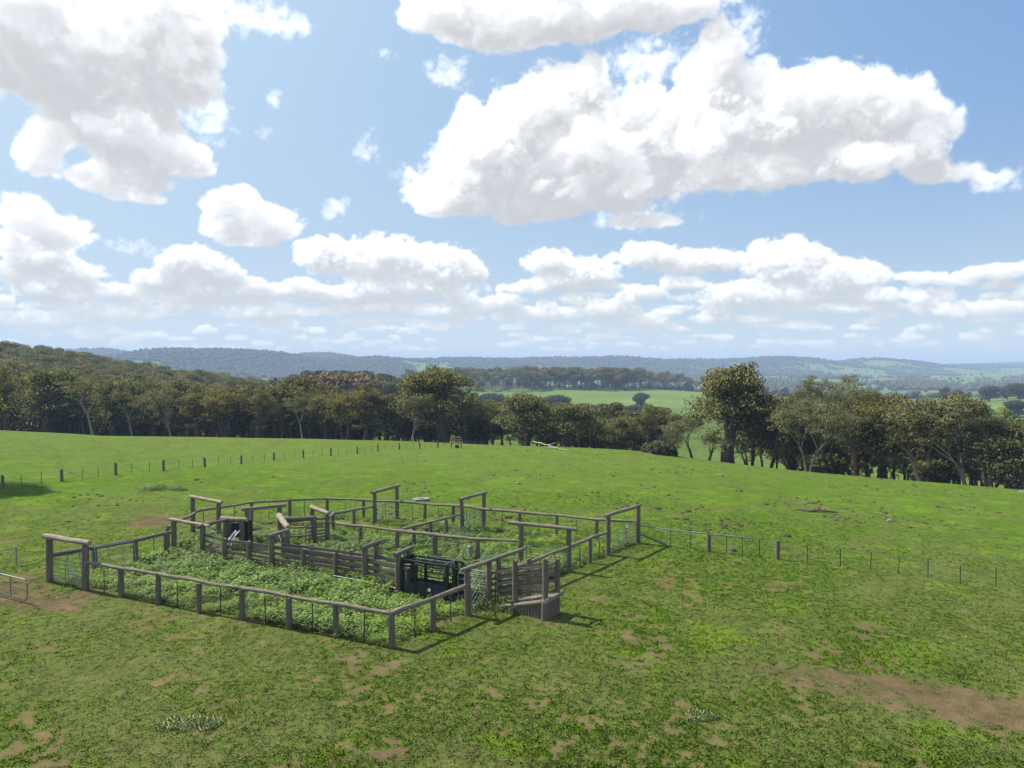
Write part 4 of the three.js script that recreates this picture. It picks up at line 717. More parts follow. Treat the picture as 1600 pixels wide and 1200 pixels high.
// --- the loading ramp, outside the right-hand fence
{
  const A = rampNear.clone(), E = G(853, 966.5), dir = V3().subVectors(E, A).setY(0), L = dir.length(); dir.normalize();
  const W = rampFar.distanceTo(rampNear) + 0.12, t = thing('loading_ramp', 'weathered timber loading ramp with board sides on a palisade of short posts', 'loading ramp', A.clone());
  t.rotation.y = Math.atan2(-dir.z, dir.x);                         // x out along the ramp, z negative towards its far side
  const P = (x, y, z) => V3(x, y, z), put = (p, h, r, name = 'post') => { const m = part(name, POSTS[serial++ % 5], postMat, t); m.position.set(p.x, -0.35, p.z); m.scale.set(r, h + 0.35, r); m.rotation.y = serial * 1.7; return m; };
  const deck = (x) => mix(0.06, 0.86, clamp01((x - 0.1) / (L - 0.35)));
  put(P(1.42, 0, 0.02), 2.32, 0.125); put(P(L, 0, 0.05), 2.42, 0.125); put(P(1.62, 0, -W), 2.2, 0.12); put(P(L + 0.10, 0, -W), 2.42, 0.125);
  for (const z of [-0.12, -W + 0.12]) for (const k of [0, 1, 2, 3, 4]) for (const [x0, x1] of [[0.0, 1.45], [1.40, L + 0.08]]) {
    const q = rng(serial++), y = 0.34 + k * 0.27, f = (x) => deck(x) + y + 0.0;
    beamBox('board', P(x0, f(x0) + (q() - 0.5) * 0.03, z), P(x1, f(x1) + (q() - 0.5) * 0.03, z), 0.045, 0.105 * (0.9 + 0.25 * q()), q() < 0.35 ? timber : darkTimber, t);
  }
  for (let k = 0; k < 15; k++) { const x = 0.15 + k * (L - 0.1) / 14.5, q = rng(k + 900); beamBox('deck_plank', P(x, deck(x) - 0.03, 0.0), P(x, deck(x) - 0.03 + (q() - 0.5) * 0.01, -W + 0.02), 0.17, 0.05, q() < 0.5 ? paleTimber : timber, t); }
  part('edge_log', logGeo(P(0.4, deck(0.4) - 0.10, 0.10), P(L + 0.05, deck(L) - 0.06, 0.12), 0.085, 0.10, 801, 0.01), timber, t);
  part('end_log', logGeo(P(L + 0.14, deck(L) - 0.02, 0.22), P(L + 0.20, deck(L), -W - 0.32), 0.11, 0.10, 802, 0.01), timber, t);
  for (let k = 0; k < 13; k++) { const x = 0.95 + k * (L - 1.0) / 12.4, r = 0.094; const m = put(P(x, 0, 0.10), Math.max(0.12, deck(x) - 0.18), r, 'palisade_post'); }
  for (let k = 1; k < 8; k++) put(P(L + 0.10, 0, 0.10 - k * (W + 0.1) / 8), deck(L) - 0.12, 0.085, 'palisade_post');
  put(P(L + 0.02, 0, 0.14), deck(L) - 0.1, 0.15, 'corner_post');
  for (let k = 0; k < 9; k++) put(P(1.2 + k * (L - 1.2) / 8, 0, -W - 0.02), Math.max(0.12, deck(1.2 + k * 0.2) - 0.18), 0.075, 'palisade_post');
  const arc = []; for (let k = 0; k <= 14; k++) { const a = Math.PI * k / 14; arc.push(P(L + 0.02, 2.28 + 0.42 * Math.sin(a), -0.02 - W / 2 + (W / 2) * Math.cos(a))); }
  part('hoop', roundAlong(arc, arc.map(() => 0.026), 7), rustySteel, t);
  beamBox('beam_spreader', P(L + 0.02, 2.3, -0.02), P(L + 0.08, 2.3, -W), 0.06, 0.10, timber, t); pipe('drop_bar', P(0.35, 0.1, -0.05), P(0.35, 1.5, -0.05), 0.02, blackSteel, t);
}

// ---------------------------------------------------------------- wire fences of the paddock
function wireFence(label, list, woodAt, woodR, { h = 1.05, strands = [0.25, 0.5, 0.75, 0.98], mat = blackSteel } = {}) {
  const t = thing('wire_fence', label, 'fence', list[0].clone());
  list.forEach((p, i) => {
    if (woodAt.includes(i)) post(t, p, h + 0.05, woodR, 0.03, darkTimber); else picket(t, p, h, mat);
  });
  wires(t, list, strands, 0.004);
  return t;
}
const leftSpots = [[-60, 774], [4, 764], [34, 760], [64.5, 756], [97, 752.5], [128.5, 749.5], [154, 747], [181, 743], [206, 740], [233.5, 738], [255.5, 736], [279, 734], [301, 732], [320, 730], [341.5, 728], [360.5, 726], [377, 725], [395, 723.5], [413, 722], [428, 720], [445, 718.5], [460, 717], [474, 716], [489, 714.5], [503, 713.5], [517, 712.5], [529, 711.5], [543, 710], [558, 709], [570, 708], [580, 706.5], [590.5, 705], [601, 704], [614, 703.5], [624, 703], [634, 702.5], [646, 702], [656, 701], [664, 700.5], [673, 700.2], [684, 700], [694, 699.5], [706, 699], [720, 699], [736, 699], [748, 699], [758, 699]];
wireFence('wire fence with dark wooden posts crossing the paddock from the left edge to the trees', leftSpots.map(([x, y]) => onGround(x, y, 45)), [1, 4, 7, 10, 13, 16, 19, 22, 25, 28, 31, 34, 37, 40], 0.13);
const rightSpots = [[1023, 840], [1048, 854], [1079, 857.5], [1107.5, 862.5], [1135, 864.5], [1160, 868], [1186.5, 871], [1215, 874], [1261, 881], [1313, 887.5], [1360, 892.5], [1403.5, 897], [1450, 904], [1500, 915], [1556, 918], [1640, 930]].map(([x, y]) => onGround(x, y, 30));
{
  const t = wireFence('wire fence with steel pickets and a pipe top running right from the far right gateway', [r3Right, ...rightSpots].filter((p, i) => i !== 1), [0, 3, 7], 0.12, { h: 1.02, strands: [0.3, 0.6, 0.9] });
  t.children[0].removeFromParent();
  const up = (p, h) => local(t, lift(p, h));
  part('top_pipe', roundAlong([up(r3Right, 1.07), up(rightSpots[3], 1.04), up(rightSpots[5], 1.05), up(onGround(1174, 869.5, 30), 1.05)], [0.035, 0.035, 0.035, 0.035], 8), galv, t);
}
{ const a = lift(r3Right, 0.62), b = G(1042, 853.5), t = thing('brace_log', 'slanting brace log propping the outer post of the far right gateway', 'log', b.clone()); rail(t, lift(b, 0.08), a, 0.085, 0.075, timber, 0.01, 'log'); }
// gates by the dirt track at the left edge
{
  const a = onGround(43, 944, 20), b = onGround(-60, 917, 20);
  steelGate('low steel gate panel over the dirt track, cut by the left edge of the picture', a, b, { y0: 0.12, y1: 1.08, bars: 3, uprights: [0.24, 0.62], round: true, r: 0.03 });
  const c = onGround(26, 883, 20), d = onGround(-60, 905, 20), t = thing('end_assembly', 'pipe strainer with a slanting stay at the left edge, behind the low gate panel', 'pipe frame', c.clone()), D = local(t, d);
  pipe('upright', V3(0, -0.2, 0), V3(0, 0.98, 0), 0.035, tealSteel, t); pipe('top_pipe', V3(0, 0.95, 0), D.clone().setY(0.95), 0.03, galv, t); pipe('stay', V3(0, 0.93, 0), D.clone().multiplyScalar(0.27).setY(0.0), 0.025, galv, t);
}
// things at the far edge of the paddock
{
  const p = onGround(713, 700, 60), t = thing('hay_rack', 'small brown metal rack standing at the far edge of the paddock below the tallest gum', 'rack', p);
  for (const x of [-0.9, 0.9]) for (const z of [-0.4, 0.4]) pipe('leg', V3(x, 0, z), V3(x, 1.9, z), 0.04, rustySteel, t);
  for (const y of [1.0, 1.45, 1.9]) for (const z of [-0.4, 0.4]) pipe('rail', V3(-0.95, y, z), V3(1.0, y, z), 0.045, rustySteel, t);
  span(part('tray', UNIT_BOX, rustySteel, t), V3(-0.9, 0.95, 0), V3(0.9, 0.95, 0), 0.8, 0.08);
  span(part('bucket', UNIT_BOX, blackSteel, t), V3(-0.2, 0.25, 0), V3(0.5, 0.25, 0), 0.4, 0.5);
}
{
  const a = onGround(833, 698.5, 60), b = onGround(872, 703, 60), t = thing('fallen_log', 'pale bleached log lying propped at the far edge of the paddock', 'log', a);
  rail(t, lift(a, 1.0), lift(b, 0.3), 0.11, 0.08, whiteWood(), 0.05, 'log'); rail(t, lift(a.clone().lerp(b, 0.5), 0.5), lift(a.clone().lerp(b, 0.9), 1.15), 0.07, 0.04, whiteWood(), 0.05, 'branch'); rail(t, lift(a.clone().lerp(b, 0.62), 0.3), lift(a.clone().lerp(b, 1.35), 0.15), 0.10, 0.05, whiteWood(), 0.05, 'branch');
}
function whiteWood() { return whiteWood.m ??= new THREE.MeshStandardMaterial({ ...grainTexture(33, [0.40, 0.37, 0.32], [0.24, 0.22, 0.19], [0.32, 0.27, 0.2]), bumpScale: 0.01, roughness: 0.85 }); }
for (const [px, py, h, l, tint] of [[941, 697, 3.2, 'bush in white flower at the foot of the dark middle gums', [[0.34, 0.35, 0.26], [0.20, 0.22, 0.13]]], [1032, 707, 2.6, 'pale dry bush at the gap in the tree line', [[0.22, 0.21, 0.13], [0.15, 0.16, 0.09]]]]) {
  const p = onGround(px, py + 3, 60), K = growTree({ seed: px, h, fork: 0.2, spread: 0.8, splits: 4, levels: 2, trunkR: 0.06, clump: 0.7, leaves: 110, leaf: 0.22, tints: tint, stems: 2 }), t = thing('bush', l, 'bush', V3(p.x, land(p.x, p.z), p.z)); part('stems', K.wood, barkPale, t); part('crown', K.crown, leafMat, t);
}
{ const p = G(658, 778.5), t = thing('concrete_slab', 'flat pale concrete slab lying in the grass beyond the back left gateway', 'slab', V3(p.x, land(p.x, p.z), p.z)); const m = part('slab', boxGeo(1.25, 0.14, 0.95, 0.02), new THREE.MeshStandardMaterial({ color: new THREE.Color().setRGB(0.17, 0.165, 0.14), roughness: 0.9 }), t); m.position.y = 0.10; m.rotation.y = 0.4; part('lid', new THREE.CylinderGeometry(0.22, 0.22, 0.05, 20), galv, t).position.y = 0.19; }
// a rotten fallen branch and stones on the right of the paddock
{ const p = onGround(1276, 801, 30), t = thing('rotten_branch', 'broken rotten branch lying in the grass on the right of the paddock', 'branch', p); const r = rng(61);
  for (const [a, b, w] of [[[-1.1, 0.10, 0.4], [0.9, 0.12, -0.3], 0.12], [[-0.3, 0.1, 0.1], [-1.7, 0.14, -0.3], 0.07], [[0.3, 0.15, 0], [1.5, 0.10, 0.5], 0.09], [[0.1, 0.12, -0.2], [0.6, 0.35, -0.7], 0.06]]) part('limb', logGeo(V3(...a), V3(...b), w, w * 0.6, Math.round(r() * 900), 0.1, 7), barkRed, t); }
const STONES = [0, 1, 2].map((k) => { const g = new THREE.IcosahedronGeometry(1, 2), p = g.attributes.position; for (let i = 0; i < p.count; i++) { const x = p.getX(i), y = p.getY(i), z = p.getZ(i), s = 1 + 0.35 * noise3(x * 1.2 + k * 9, y * 1.2, z * 1.2) + 0.12 * noise3(x * 3, y * 3, z * 3 + k); p.setXYZ(i, x * s, y * s * 0.6, z * s); } g.computeVertexNormals(); return g; });
const stoneMat = new THREE.MeshStandardMaterial({ color: new THREE.Color().setRGB(0.15, 0.125, 0.10), roughness: 0.95 }), clodMat = new THREE.MeshStandardMaterial({ color: new THREE.Color().setRGB(0.060, 0.046, 0.034), roughness: 1 });
for (const [px, py, s, m, l] of [[1027, 796, 0.28, clodMat, 'dark lump in the grass right of the far right gateway, left of two'], [1128, 838, 0.25, clodMat, 'dark lump in the grass above the pipe-topped fence'], [1145, 861.5, 0.32, clodMat, 'larger dark lump just beyond the pipe-topped fence'], [1228, 839, 0.30, clodMat, 'dark stump in the grass beyond the right wire fence'], [1390, 815.5, 0.28, stoneMat, 'pale stone alone in the right of the paddock'], [1465, 793, 0.22, clodMat, 'dark lump far right in the paddock'], [1278, 797.5, 0.32, clodMat, 'black stump beside the rotten branch'], [1133, 823, 0.22, clodMat, 'small dark lump right of the first one'], [1075, 800, 0.24, clodMat, 'dark lump in the grass, right of the far right gateway and near the yellow flowers'], [1126, 744, 0.45, stoneMat, 'reddish stones heap below the tall round-crowned gum'], [809, 756.5, 0.35, stoneMat, 'flat grey stone in the middle of the paddock'], [1598, 770, 0.5, stoneMat, 'stone at the right edge below the trees']]) {
  const p = onGround(px, py, 30); const o = new THREE.Mesh(STONES[px % 3], m); o.name = numbered(m === stoneMat ? 'stone' : 'dung_lump'); o.position.set(p.x, p.y + 0.05, p.z); o.scale.set(s, s * 0.75, s * 0.8); o.rotation.y = px; o.castShadow = o.receiveShadow = true; scene.add(o); tag(o, l, m === stoneMat ? 'stone' : 'lump');
}
// ---------------------------------------------------------------- grass, weeds, flowers: what nobody could count
function scatter(name, label, g, mat, list, category = 'grass') {
  const m = new THREE.InstancedMesh(g, mat, list.length), M = new THREE.Matrix4(), q = new THREE.Quaternion(), e = new THREE.Euler(), c = new THREE.Color();
  list.forEach(([x, y, z, s, sy, turn, col], k) => { M.compose(V3(x, y, z), q.setFromEuler(e.set(0, turn, 0)), V3(s, sy, s)); m.setMatrixAt(k, M); m.setColorAt(k, c.setRGB(col[0], col[1], col[2])); });
  m.name = name; m.castShadow = m.receiveShadow = true; scene.add(m);
  return tag(m, label, category, null, 'stuff');
}
function tuft(seed, blades, h, w, splay) {
  const r = rng(seed), pos = [], idx = [], nor = [], col = [];
  for (let k = 0; k < blades; k++) {
    const a = r() * 6.283, rr = w * Math.sqrt(r()), x = Math.cos(a) * rr, z = Math.sin(a) * rr, t = r() * 6.283, bw = 0.005 + 0.006 * r(), hh = h * (0.5 + 0.6 * r()), lx = Math.cos(a + (r() - 0.5)) * splay * hh * (0.4 + r()), lz = Math.sin(a + (r() - 0.5)) * splay * hh * (0.4 + r()), s = pos.length / 3, cx = Math.cos(t) * bw, cz = Math.sin(t) * bw;
    pos.push(x - cx, -0.01, z - cz, x + cx, -0.01, z + cz, x + lx * 0.5 + cx * 0.8, hh * 0.65, z + lz * 0.5 + cz * 0.8, x + lx * 0.5 - cx * 0.8, hh * 0.65, z + lz * 0.5 - cz * 0.8, x + lx, hh, z + lz);
    idx.push(s, s + 1, s + 2, s, s + 2, s + 3, s + 3, s + 2, s + 4);
    const v = 0.88 + 0.24 * r();
    for (let j = 0; j < 5; j++) { nor.push(lx * 0.3, 1, lz * 0.3); const b = v * [0.88, 0.88, 1, 1, 1.06][j]; col.push(b, b, b); }
  }
  return geo(pos, idx, nor, null, col);
}
const grassMat = new THREE.MeshPhysicalMaterial({ vertexColors: true, roughness: 0.9, specularIntensity: 0.08, side: THREE.DoubleSide });
const yardPoly = [gateL2, corner, rampPost, r2Right, r3Left, r3Right, backPts[13], backPts[9], backPts[6], backPts[3], backPts[0], leftPts[2], gateL1].map((p) => [p.x, p.z]);
function inside(x, z, poly) { let c = false; for (let i = 0, j = poly.length - 1; i < poly.length; j = i++) { const [a, b] = poly[i], [d, e] = poly[j]; if ((b > z) !== (e > z) && x < (d - a) * (z - b) / (e - b) + a) c = !c; } return c; }
{
  const r = rng(606), sets = [[], [], [], []];
  for (let k = 0; k < 210000; k++) {
    const a = rad(-39 + 78 * r()), d = 15.5 * Math.pow(4.6, Math.pow(r(), 1.1)), x = Math.sin(a) * d, z = -Math.cos(a) * d, g = groundAt(x, z);
    if (r() < Math.max(smooth(0.15, 0.8, g.soil), 0.08) || (d > 36 && r() < smooth(36, 72, d)) || r() > 0.35 + 0.65 * g.lush) continue;
    if (d > 95 && r() < 0.4) continue;
    const lush = clamp01(g.lush + (r() - 0.5) * 0.35), far = smooth(45, 100, d), lm = g.lime, b = (0.74 + 0.30 * r()) * (1 + 0.25 * g.n3), dry = r() < 0.06 + 0.16 * (1 - lush) ? 1 : 0;
    const c = [mix(mix(mix(0.128, 0.104, lush), 0.118, lm), 0.118, far) * b, mix(mix(mix(0.154, 0.190, lush), 0.208, lm), 0.178, far) * b, mix(mix(mix(0.046, 0.018, lush), 0.010, lm), 0.030, far) * b];
    if (dry) { c[0] = mix(c[0], 0.25, 0.6); c[1] = mix(c[1], 0.21, 0.6); c[2] = mix(c[2], 0.10, 0.6); }
    const s = (0.75 + 0.6 * r()) * (1 + smooth(24, 90, d) * 0.5), tall = (1 + 0.25 * (s - 1)) * (0.17 + 0.24 * lush + 0.22 * lm) * (0.7 + 0.6 * r());
    sets[Math.floor(r() * 3)].push([x, land(x, z), z, s, tall, r() * 6.283, c]);
  }
  [[1, 12, 0.085, 0.085, 0.7], [2, 14, 0.06, 0.10, 1.0], [3, 10, 0.10, 0.07, 0.6]].forEach((q, i) => scatter(['grass', 'grass_001', 'grass_002'][i], ['short grass of the paddock in small tufts', 'low spreading grass of the paddock', 'taller grass blades of the paddock'][i], tuft(...q), grassMat, sets[i]));
}
// weeds that fill the yards
function weed(seed, n, h, w, leaf, fold) {
  const r = rng(seed), pos = [], idx = [], nor = [], col = [];
  for (let k = 0; k < n; k++) {
    const a = r() * 6.283, rr = w * Math.sqrt(r()), y = h * (1 - 0.65 * (rr / w) * (rr / w)) * (0.25 + 0.75 * Math.sqrt(r())), c = V3(Math.cos(a) * rr, y, Math.sin(a) * rr), t = a + (r() - 0.5) * 2.2, d = V3(Math.cos(t), -0.15 + 0.7 * (r() - 0.4), Math.sin(t)).normalize(), sd = V3(-d.z, (r() - 0.5) * 0.6, d.x).normalize(), l = leaf * (0.6 + 0.8 * r()), s = pos.length / 3, u = V3().crossVectors(sd, d).normalize(); if (u.y < 0) u.negate();
    const q = [c, c.clone().addScaledVector(d, l * 0.5).addScaledVector(sd, l * 0.34).addScaledVector(u, fold * l), c.clone().addScaledVector(d, l), c.clone().addScaledVector(d, l * 0.5).addScaledVector(sd, -l * 0.34).addScaledVector(u, fold * l)];
    for (const p of q) pos.push(p.x, p.y, p.z);
    idx.push(s, s + 1, s + 2, s, s + 2, s + 3);
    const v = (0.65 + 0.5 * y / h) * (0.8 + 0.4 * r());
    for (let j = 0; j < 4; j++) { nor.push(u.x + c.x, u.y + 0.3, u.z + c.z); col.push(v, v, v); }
  }
  const g = geo(pos, idx, nor, null, col); g.normalizeNormals(); return g;
}
const weedMat = new THREE.MeshPhysicalMaterial({ vertexColors: true, roughness: 0.55, specularIntensity: 0.35, side: THREE.DoubleSide });
{
  const crushAt = raceN[7]; const r = rng(707), sets = [[], [], []];
  for (let k = 0; k < 60000; k++) {
    const x = -26 + r() * 36, z = -26 - r() * 28; if (!inside(x, z, yardPoly)) continue;
    let near = 1e9; for (let i = 0, j = yardPoly.length - 1; i < yardPoly.length; j = i++) { const [a, b] = yardPoly[i], [c, d] = yardPoly[j], ux = c - a, uz = d - b, t = clamp01(((x - a) * ux + (z - b) * uz) / (ux * ux + uz * uz)); near = Math.min(near, Math.hypot(x - a - ux * t, z - b - uz * t)); }
    const n = fbm2(x / 2.2 + 30, z / 2.2, 4), n2 = fbm2(x / 5 - 9, z / 5 + 4, 3), bare = worn(x, z) + 0.3 * n;
    const front = smooth(2, -2, V3(x - raceN[5].x, 0, z - raceN[5].z).dot(raceIn));
    let dens = smooth(-0.42, 0.02, n + 0.20 * front + 0.02) * (1 - smooth(0.25, 0.6, bare)) * smooth(0.0, 0.35, near);
    if (x > 1 && z < -38) dens *= 0.75;
    if (r() > dens * 0.62) continue;
    const big = n2 > 0.04 || r() < 0.2, s = (0.6 + 0.8 * r()) * (0.7 + 0.5 * dens) * (1 + 0.5 * fbm2(x / 1.3, z / 1.3 + 5, 2)), v = 0.65 + 0.7 * r(), grey = clamp01(0.5 + 1.6 * n2 + (r() - 0.5) * 0.6);
    const cx = (x - crushAt.x) * raceDir.x + (z - crushAt.z) * raceDir.z, cz = (x - crushAt.x) * raceIn.x + (z - crushAt.z) * raceIn.z, by = cx > -0.2 && cx < 3.4 && cz > -1.3 && cz < 1.1 ? 0.45 : 1; if (by < 1 && r() < 0.55) continue;
    sets[big ? 0 : r() < 0.6 ? 1 : 2].push([x, 0, z, s, by * s * 0.78 * (0.8 + 0.5 * r()), r() * 6.283, [mix(0.125, 0.085, grey) * v, mix(0.200, 0.130, grey) * v, mix(0.014, 0.034, grey) * v]]);
  }
  for (const [px, py, n, sp, hh] of [[778, 948, 70, 0.55, 1.2], [800, 956, 26, 0.4, 0.9], [790, 930, 30, 0.4, 1], [230, 766, 26, 0.8, 1.1], [252, 763, 24, 0.7, 1.3], [270, 766, 16, 0.5, 1.1], [285, 767, 10, 0.25, 1.3], [372, 878, 60, 0.55, 1.2], [100, 905, 26, 0.7, 0.6], [128, 918, 24, 0.6, 0.6], [470, 805, 50, 1.6, 0.9], [150, 905, 50, 0.8, 1]]) for (let k = 0; k < n; k++) {
    const p = onGround(px, py, 25), x = p.x + (r() + r() - 1) * sp * 2, z = p.z + (r() + r() - 1) * sp * 1.4, s = (0.7 + 0.5 * r()) * hh, v = 0.7 + 0.5 * r();
    sets[Math.floor(r() * 3)].push([x, land(x, z), z, s, s, r() * 6.283, [0.10 * v, 0.15 * v, 0.035 * v]]);
  }
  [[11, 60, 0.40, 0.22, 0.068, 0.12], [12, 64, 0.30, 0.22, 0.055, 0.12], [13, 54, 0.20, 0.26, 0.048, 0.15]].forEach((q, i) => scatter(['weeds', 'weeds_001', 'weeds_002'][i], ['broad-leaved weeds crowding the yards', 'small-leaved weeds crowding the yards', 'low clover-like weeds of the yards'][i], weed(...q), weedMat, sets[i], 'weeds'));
}
{ // longer soft tussocks, yellow flowers, cow pats and clods
  const r = rng(808), soft = [], flowers = [], clods = [];
  for (const [px, py, n, sx, sz] of [[300, 1135, 300, 0.7, 0.3], [1095, 1122, 90, 0.4, 0.2]]) { const p = onGround(px, py, 12); for (let k = 0; k < n; k++) { const x = p.x + (r() + r() - 1) * sx * 1.4, z = p.z + (r() + r() - 1) * sz * 1.6, v = 0.8 + 0.4 * r(); soft.push([x, land(x, z), z, 0.9, 0.45 + 0.35 * r(), r() * 6.283, [0.27 * v, 0.34 * v, 0.14 * v]]); } }
  scatter('tussock_grass', 'soft pale tussocks of longer grass in the foreground', tuft(21, 26, 0.13, 0.10, 0.8), grassMat, soft);
  for (const [px, py, n, s] of [[1208, 876, 16, 0.5], [1311, 889, 14, 0.45], [1085, 801, 9, 0.6], [1500, 1000, 10, 1.2]]) { const p = onGround(px, py, 25); for (let k = 0; k < n; k++) { const x = p.x + (r() + r() - 1) * s, z = p.z + (r() + r() - 1) * s * 0.6; flowers.push([x, land(x, z) + 0.06, z, 1, 1, r() * 6.283, [0.62, 0.50, 0.03]]); } }
  const fg = new THREE.SphereGeometry(0.022, 6, 4); fg.deleteAttribute('uv'); fg.scale(1, 0.5, 1);
  scatter('yellow_flowers', 'small yellow flowers round the fence pickets on the right', fg, new THREE.MeshStandardMaterial({ roughness: 0.8 }), flowers, 'flowers');
  for (let k = 0; k < 5200; k++) {
    const px = 20 + r() * 1560, py = 700 + 130 * Math.pow(r(), 1.2), p = onGround(px, py, 40), cl = fbm2(p.x / 7 + 3, p.z / 7, 3), right = smooth(300, 900, px);
    if (p.z < -170 || r() > smooth(0.08, 0.40, cl + 0.10 * right) * (0.25 + 0.75 * right) || inside(p.x, p.z, yardPoly)) continue;
    const s = 0.06 + 0.15 * r() * r() + (r() < 0.04 ? 0.12 : 0), v = 0.6 + 0.8 * r(); clods.push([p.x, p.y + 0.02, p.z, s, s * 0.8, r() * 6.283, [0.058 * v, 0.040 * v, 0.026 * v]]);
  }
  for (let k = 0; k < 1400; k++) {
    const x = -28 + r() * 56, z = -15 - r() * 30, g = groundAt(x, z); if (g.soil < 0.55 && r() < 0.9 || inside(x, z, yardPoly)) continue;
    const s = 0.012 + 0.03 * r() * r(), v = 0.7 + 0.6 * r(); clods.push([x, land(x, z), z, s, s, r() * 6.283, r() < 0.25 ? [0.38 * v, 0.34 * v, 0.28 * v] : [0.20 * v, 0.145 * v, 0.10 * v]]);
  }
  const cg = STONES[1].clone(); cg.deleteAttribute('uv');
  scatter('clods', 'scattered cow pats and clods of earth on the grass', cg, new THREE.MeshStandardMaterial({ roughness: 1 }), clods, 'clods');
}
for (const [px, py, l, dx] of [[190, 1173, 'thin grey stick lying in the grass at the bottom left', 0.9], [815, 1060, 'short stick lying in the grass below the loading ramp', 0.5], [490, 1015, 'twig standing out of the grass near the front fence', 0.25]]) { const p = onGround(px, py, 12), o = new THREE.Mesh(logGeo(V3(-dx / 2, 0.04, 0.12), V3(dx / 2, 0.06, -0.15), 0.018, 0.01, px, 0.1, 6), timber); o.name = numbered('stick'); o.position.copy(p); o.castShadow = true; scene.add(o); tag(o, l, 'stick'); }

renderer.render(scene, camera);

// ---------------------------------------------------------------- numbers and noise (declared as functions so that they are ready from the first line)
function rad(d) { return d * Math.PI / 180; }
function rng(seed) {
  let s = seed >>> 0;
  return () => { s = (s + 0x6d2b79f5) | 0; let t = Math.imul(s ^ (s >>> 15), 1 | s); t = (t + Math.imul(t ^ (t >>> 7), 61 | t)) ^ t; return ((t ^ (t >>> 14)) >>> 0) / 4294967296; };
}
function clamp01(x) { return x < 0 ? 0 : x > 1 ? 1 : x; }
function smooth(a, b, x) { const t = clamp01((x - a) / (b - a)); return t * t * (3 - 2 * t); }
function mix(a, b, t) { return a + (b - a) * t; }
function table() {
  if (!table.p) {
    const r = rng(77), p = new Uint8Array(512);
    for (let i = 0; i < 256; i++) p[i] = i;
    for (let i = 255; i > 0; i--) { const j = Math.floor(r() * (i + 1)), t = p[i]; p[i] = p[j]; p[j] = t; }
    for (let i = 0; i < 256; i++) p[i + 256] = p[i];
    const g = new Float32Array(256 * 3);
    for (let i = 0; i < 256; i++) { const z = r() * 2 - 1, a = r() * 6.2832, s = Math.sqrt(1 - z * z); g[i * 3] = s * Math.cos(a); g[i * 3 + 1] = s * Math.sin(a); g[i * 3 + 2] = z; }
    table.p = p; table.g = g;
  }
  return table;
}
function noise3(x, y, z) {
  const { p, g } = table(), xi = Math.floor(x), yi = Math.floor(y), zi = Math.floor(z), fx = x - xi, fy = y - yi, fz = z - zi;
  const X = xi & 255, Y = yi & 255, Z = zi & 255, u = fx * fx * fx * (fx * (fx * 6 - 15) + 10), v = fy * fy * fy * (fy * (fy * 6 - 15) + 10), w = fz * fz * fz * (fz * (fz * 6 - 15) + 10);
  const A = p[X] + Y, AA = p[A & 255] + Z, AB = p[(A + 1) & 255] + Z, B = p[(X + 1) & 255] + Y, BA = p[B & 255] + Z, BB = p[(B + 1) & 255] + Z;
  const d = (h, a, b, c) => { const k = p[h & 255] * 3; return g[k] * a + g[k + 1] * b + g[k + 2] * c; };
  const x00 = mix(d(AA, fx, fy, fz), d(BA, fx - 1, fy, fz), u), x10 = mix(d(AB, fx, fy - 1, fz), d(BB, fx - 1, fy - 1, fz), u);
  const x01 = mix(d(AA + 1, fx, fy, fz - 1), d(BA + 1, fx - 1, fy, fz - 1), u), x11 = mix(d(AB + 1, fx, fy - 1, fz - 1), d(BB + 1, fx - 1, fy - 1, fz - 1), u);
  return 1.5 * mix(mix(x00, x10, v), mix(x01, x11, v), w);
}
function noise2(x, y) { return noise3(x, y, 0.37); }
function fbm2(x, y, octaves = 4) { let s = 0, a = 0.5; for (let i = 0; i < octaves; i++) { s += a * noise3(x, y, 7.3 * i + 0.4); x = x * 2.03 + 17.1; y = y * 2.03 - 9.7; a *= 0.5; } return s; }

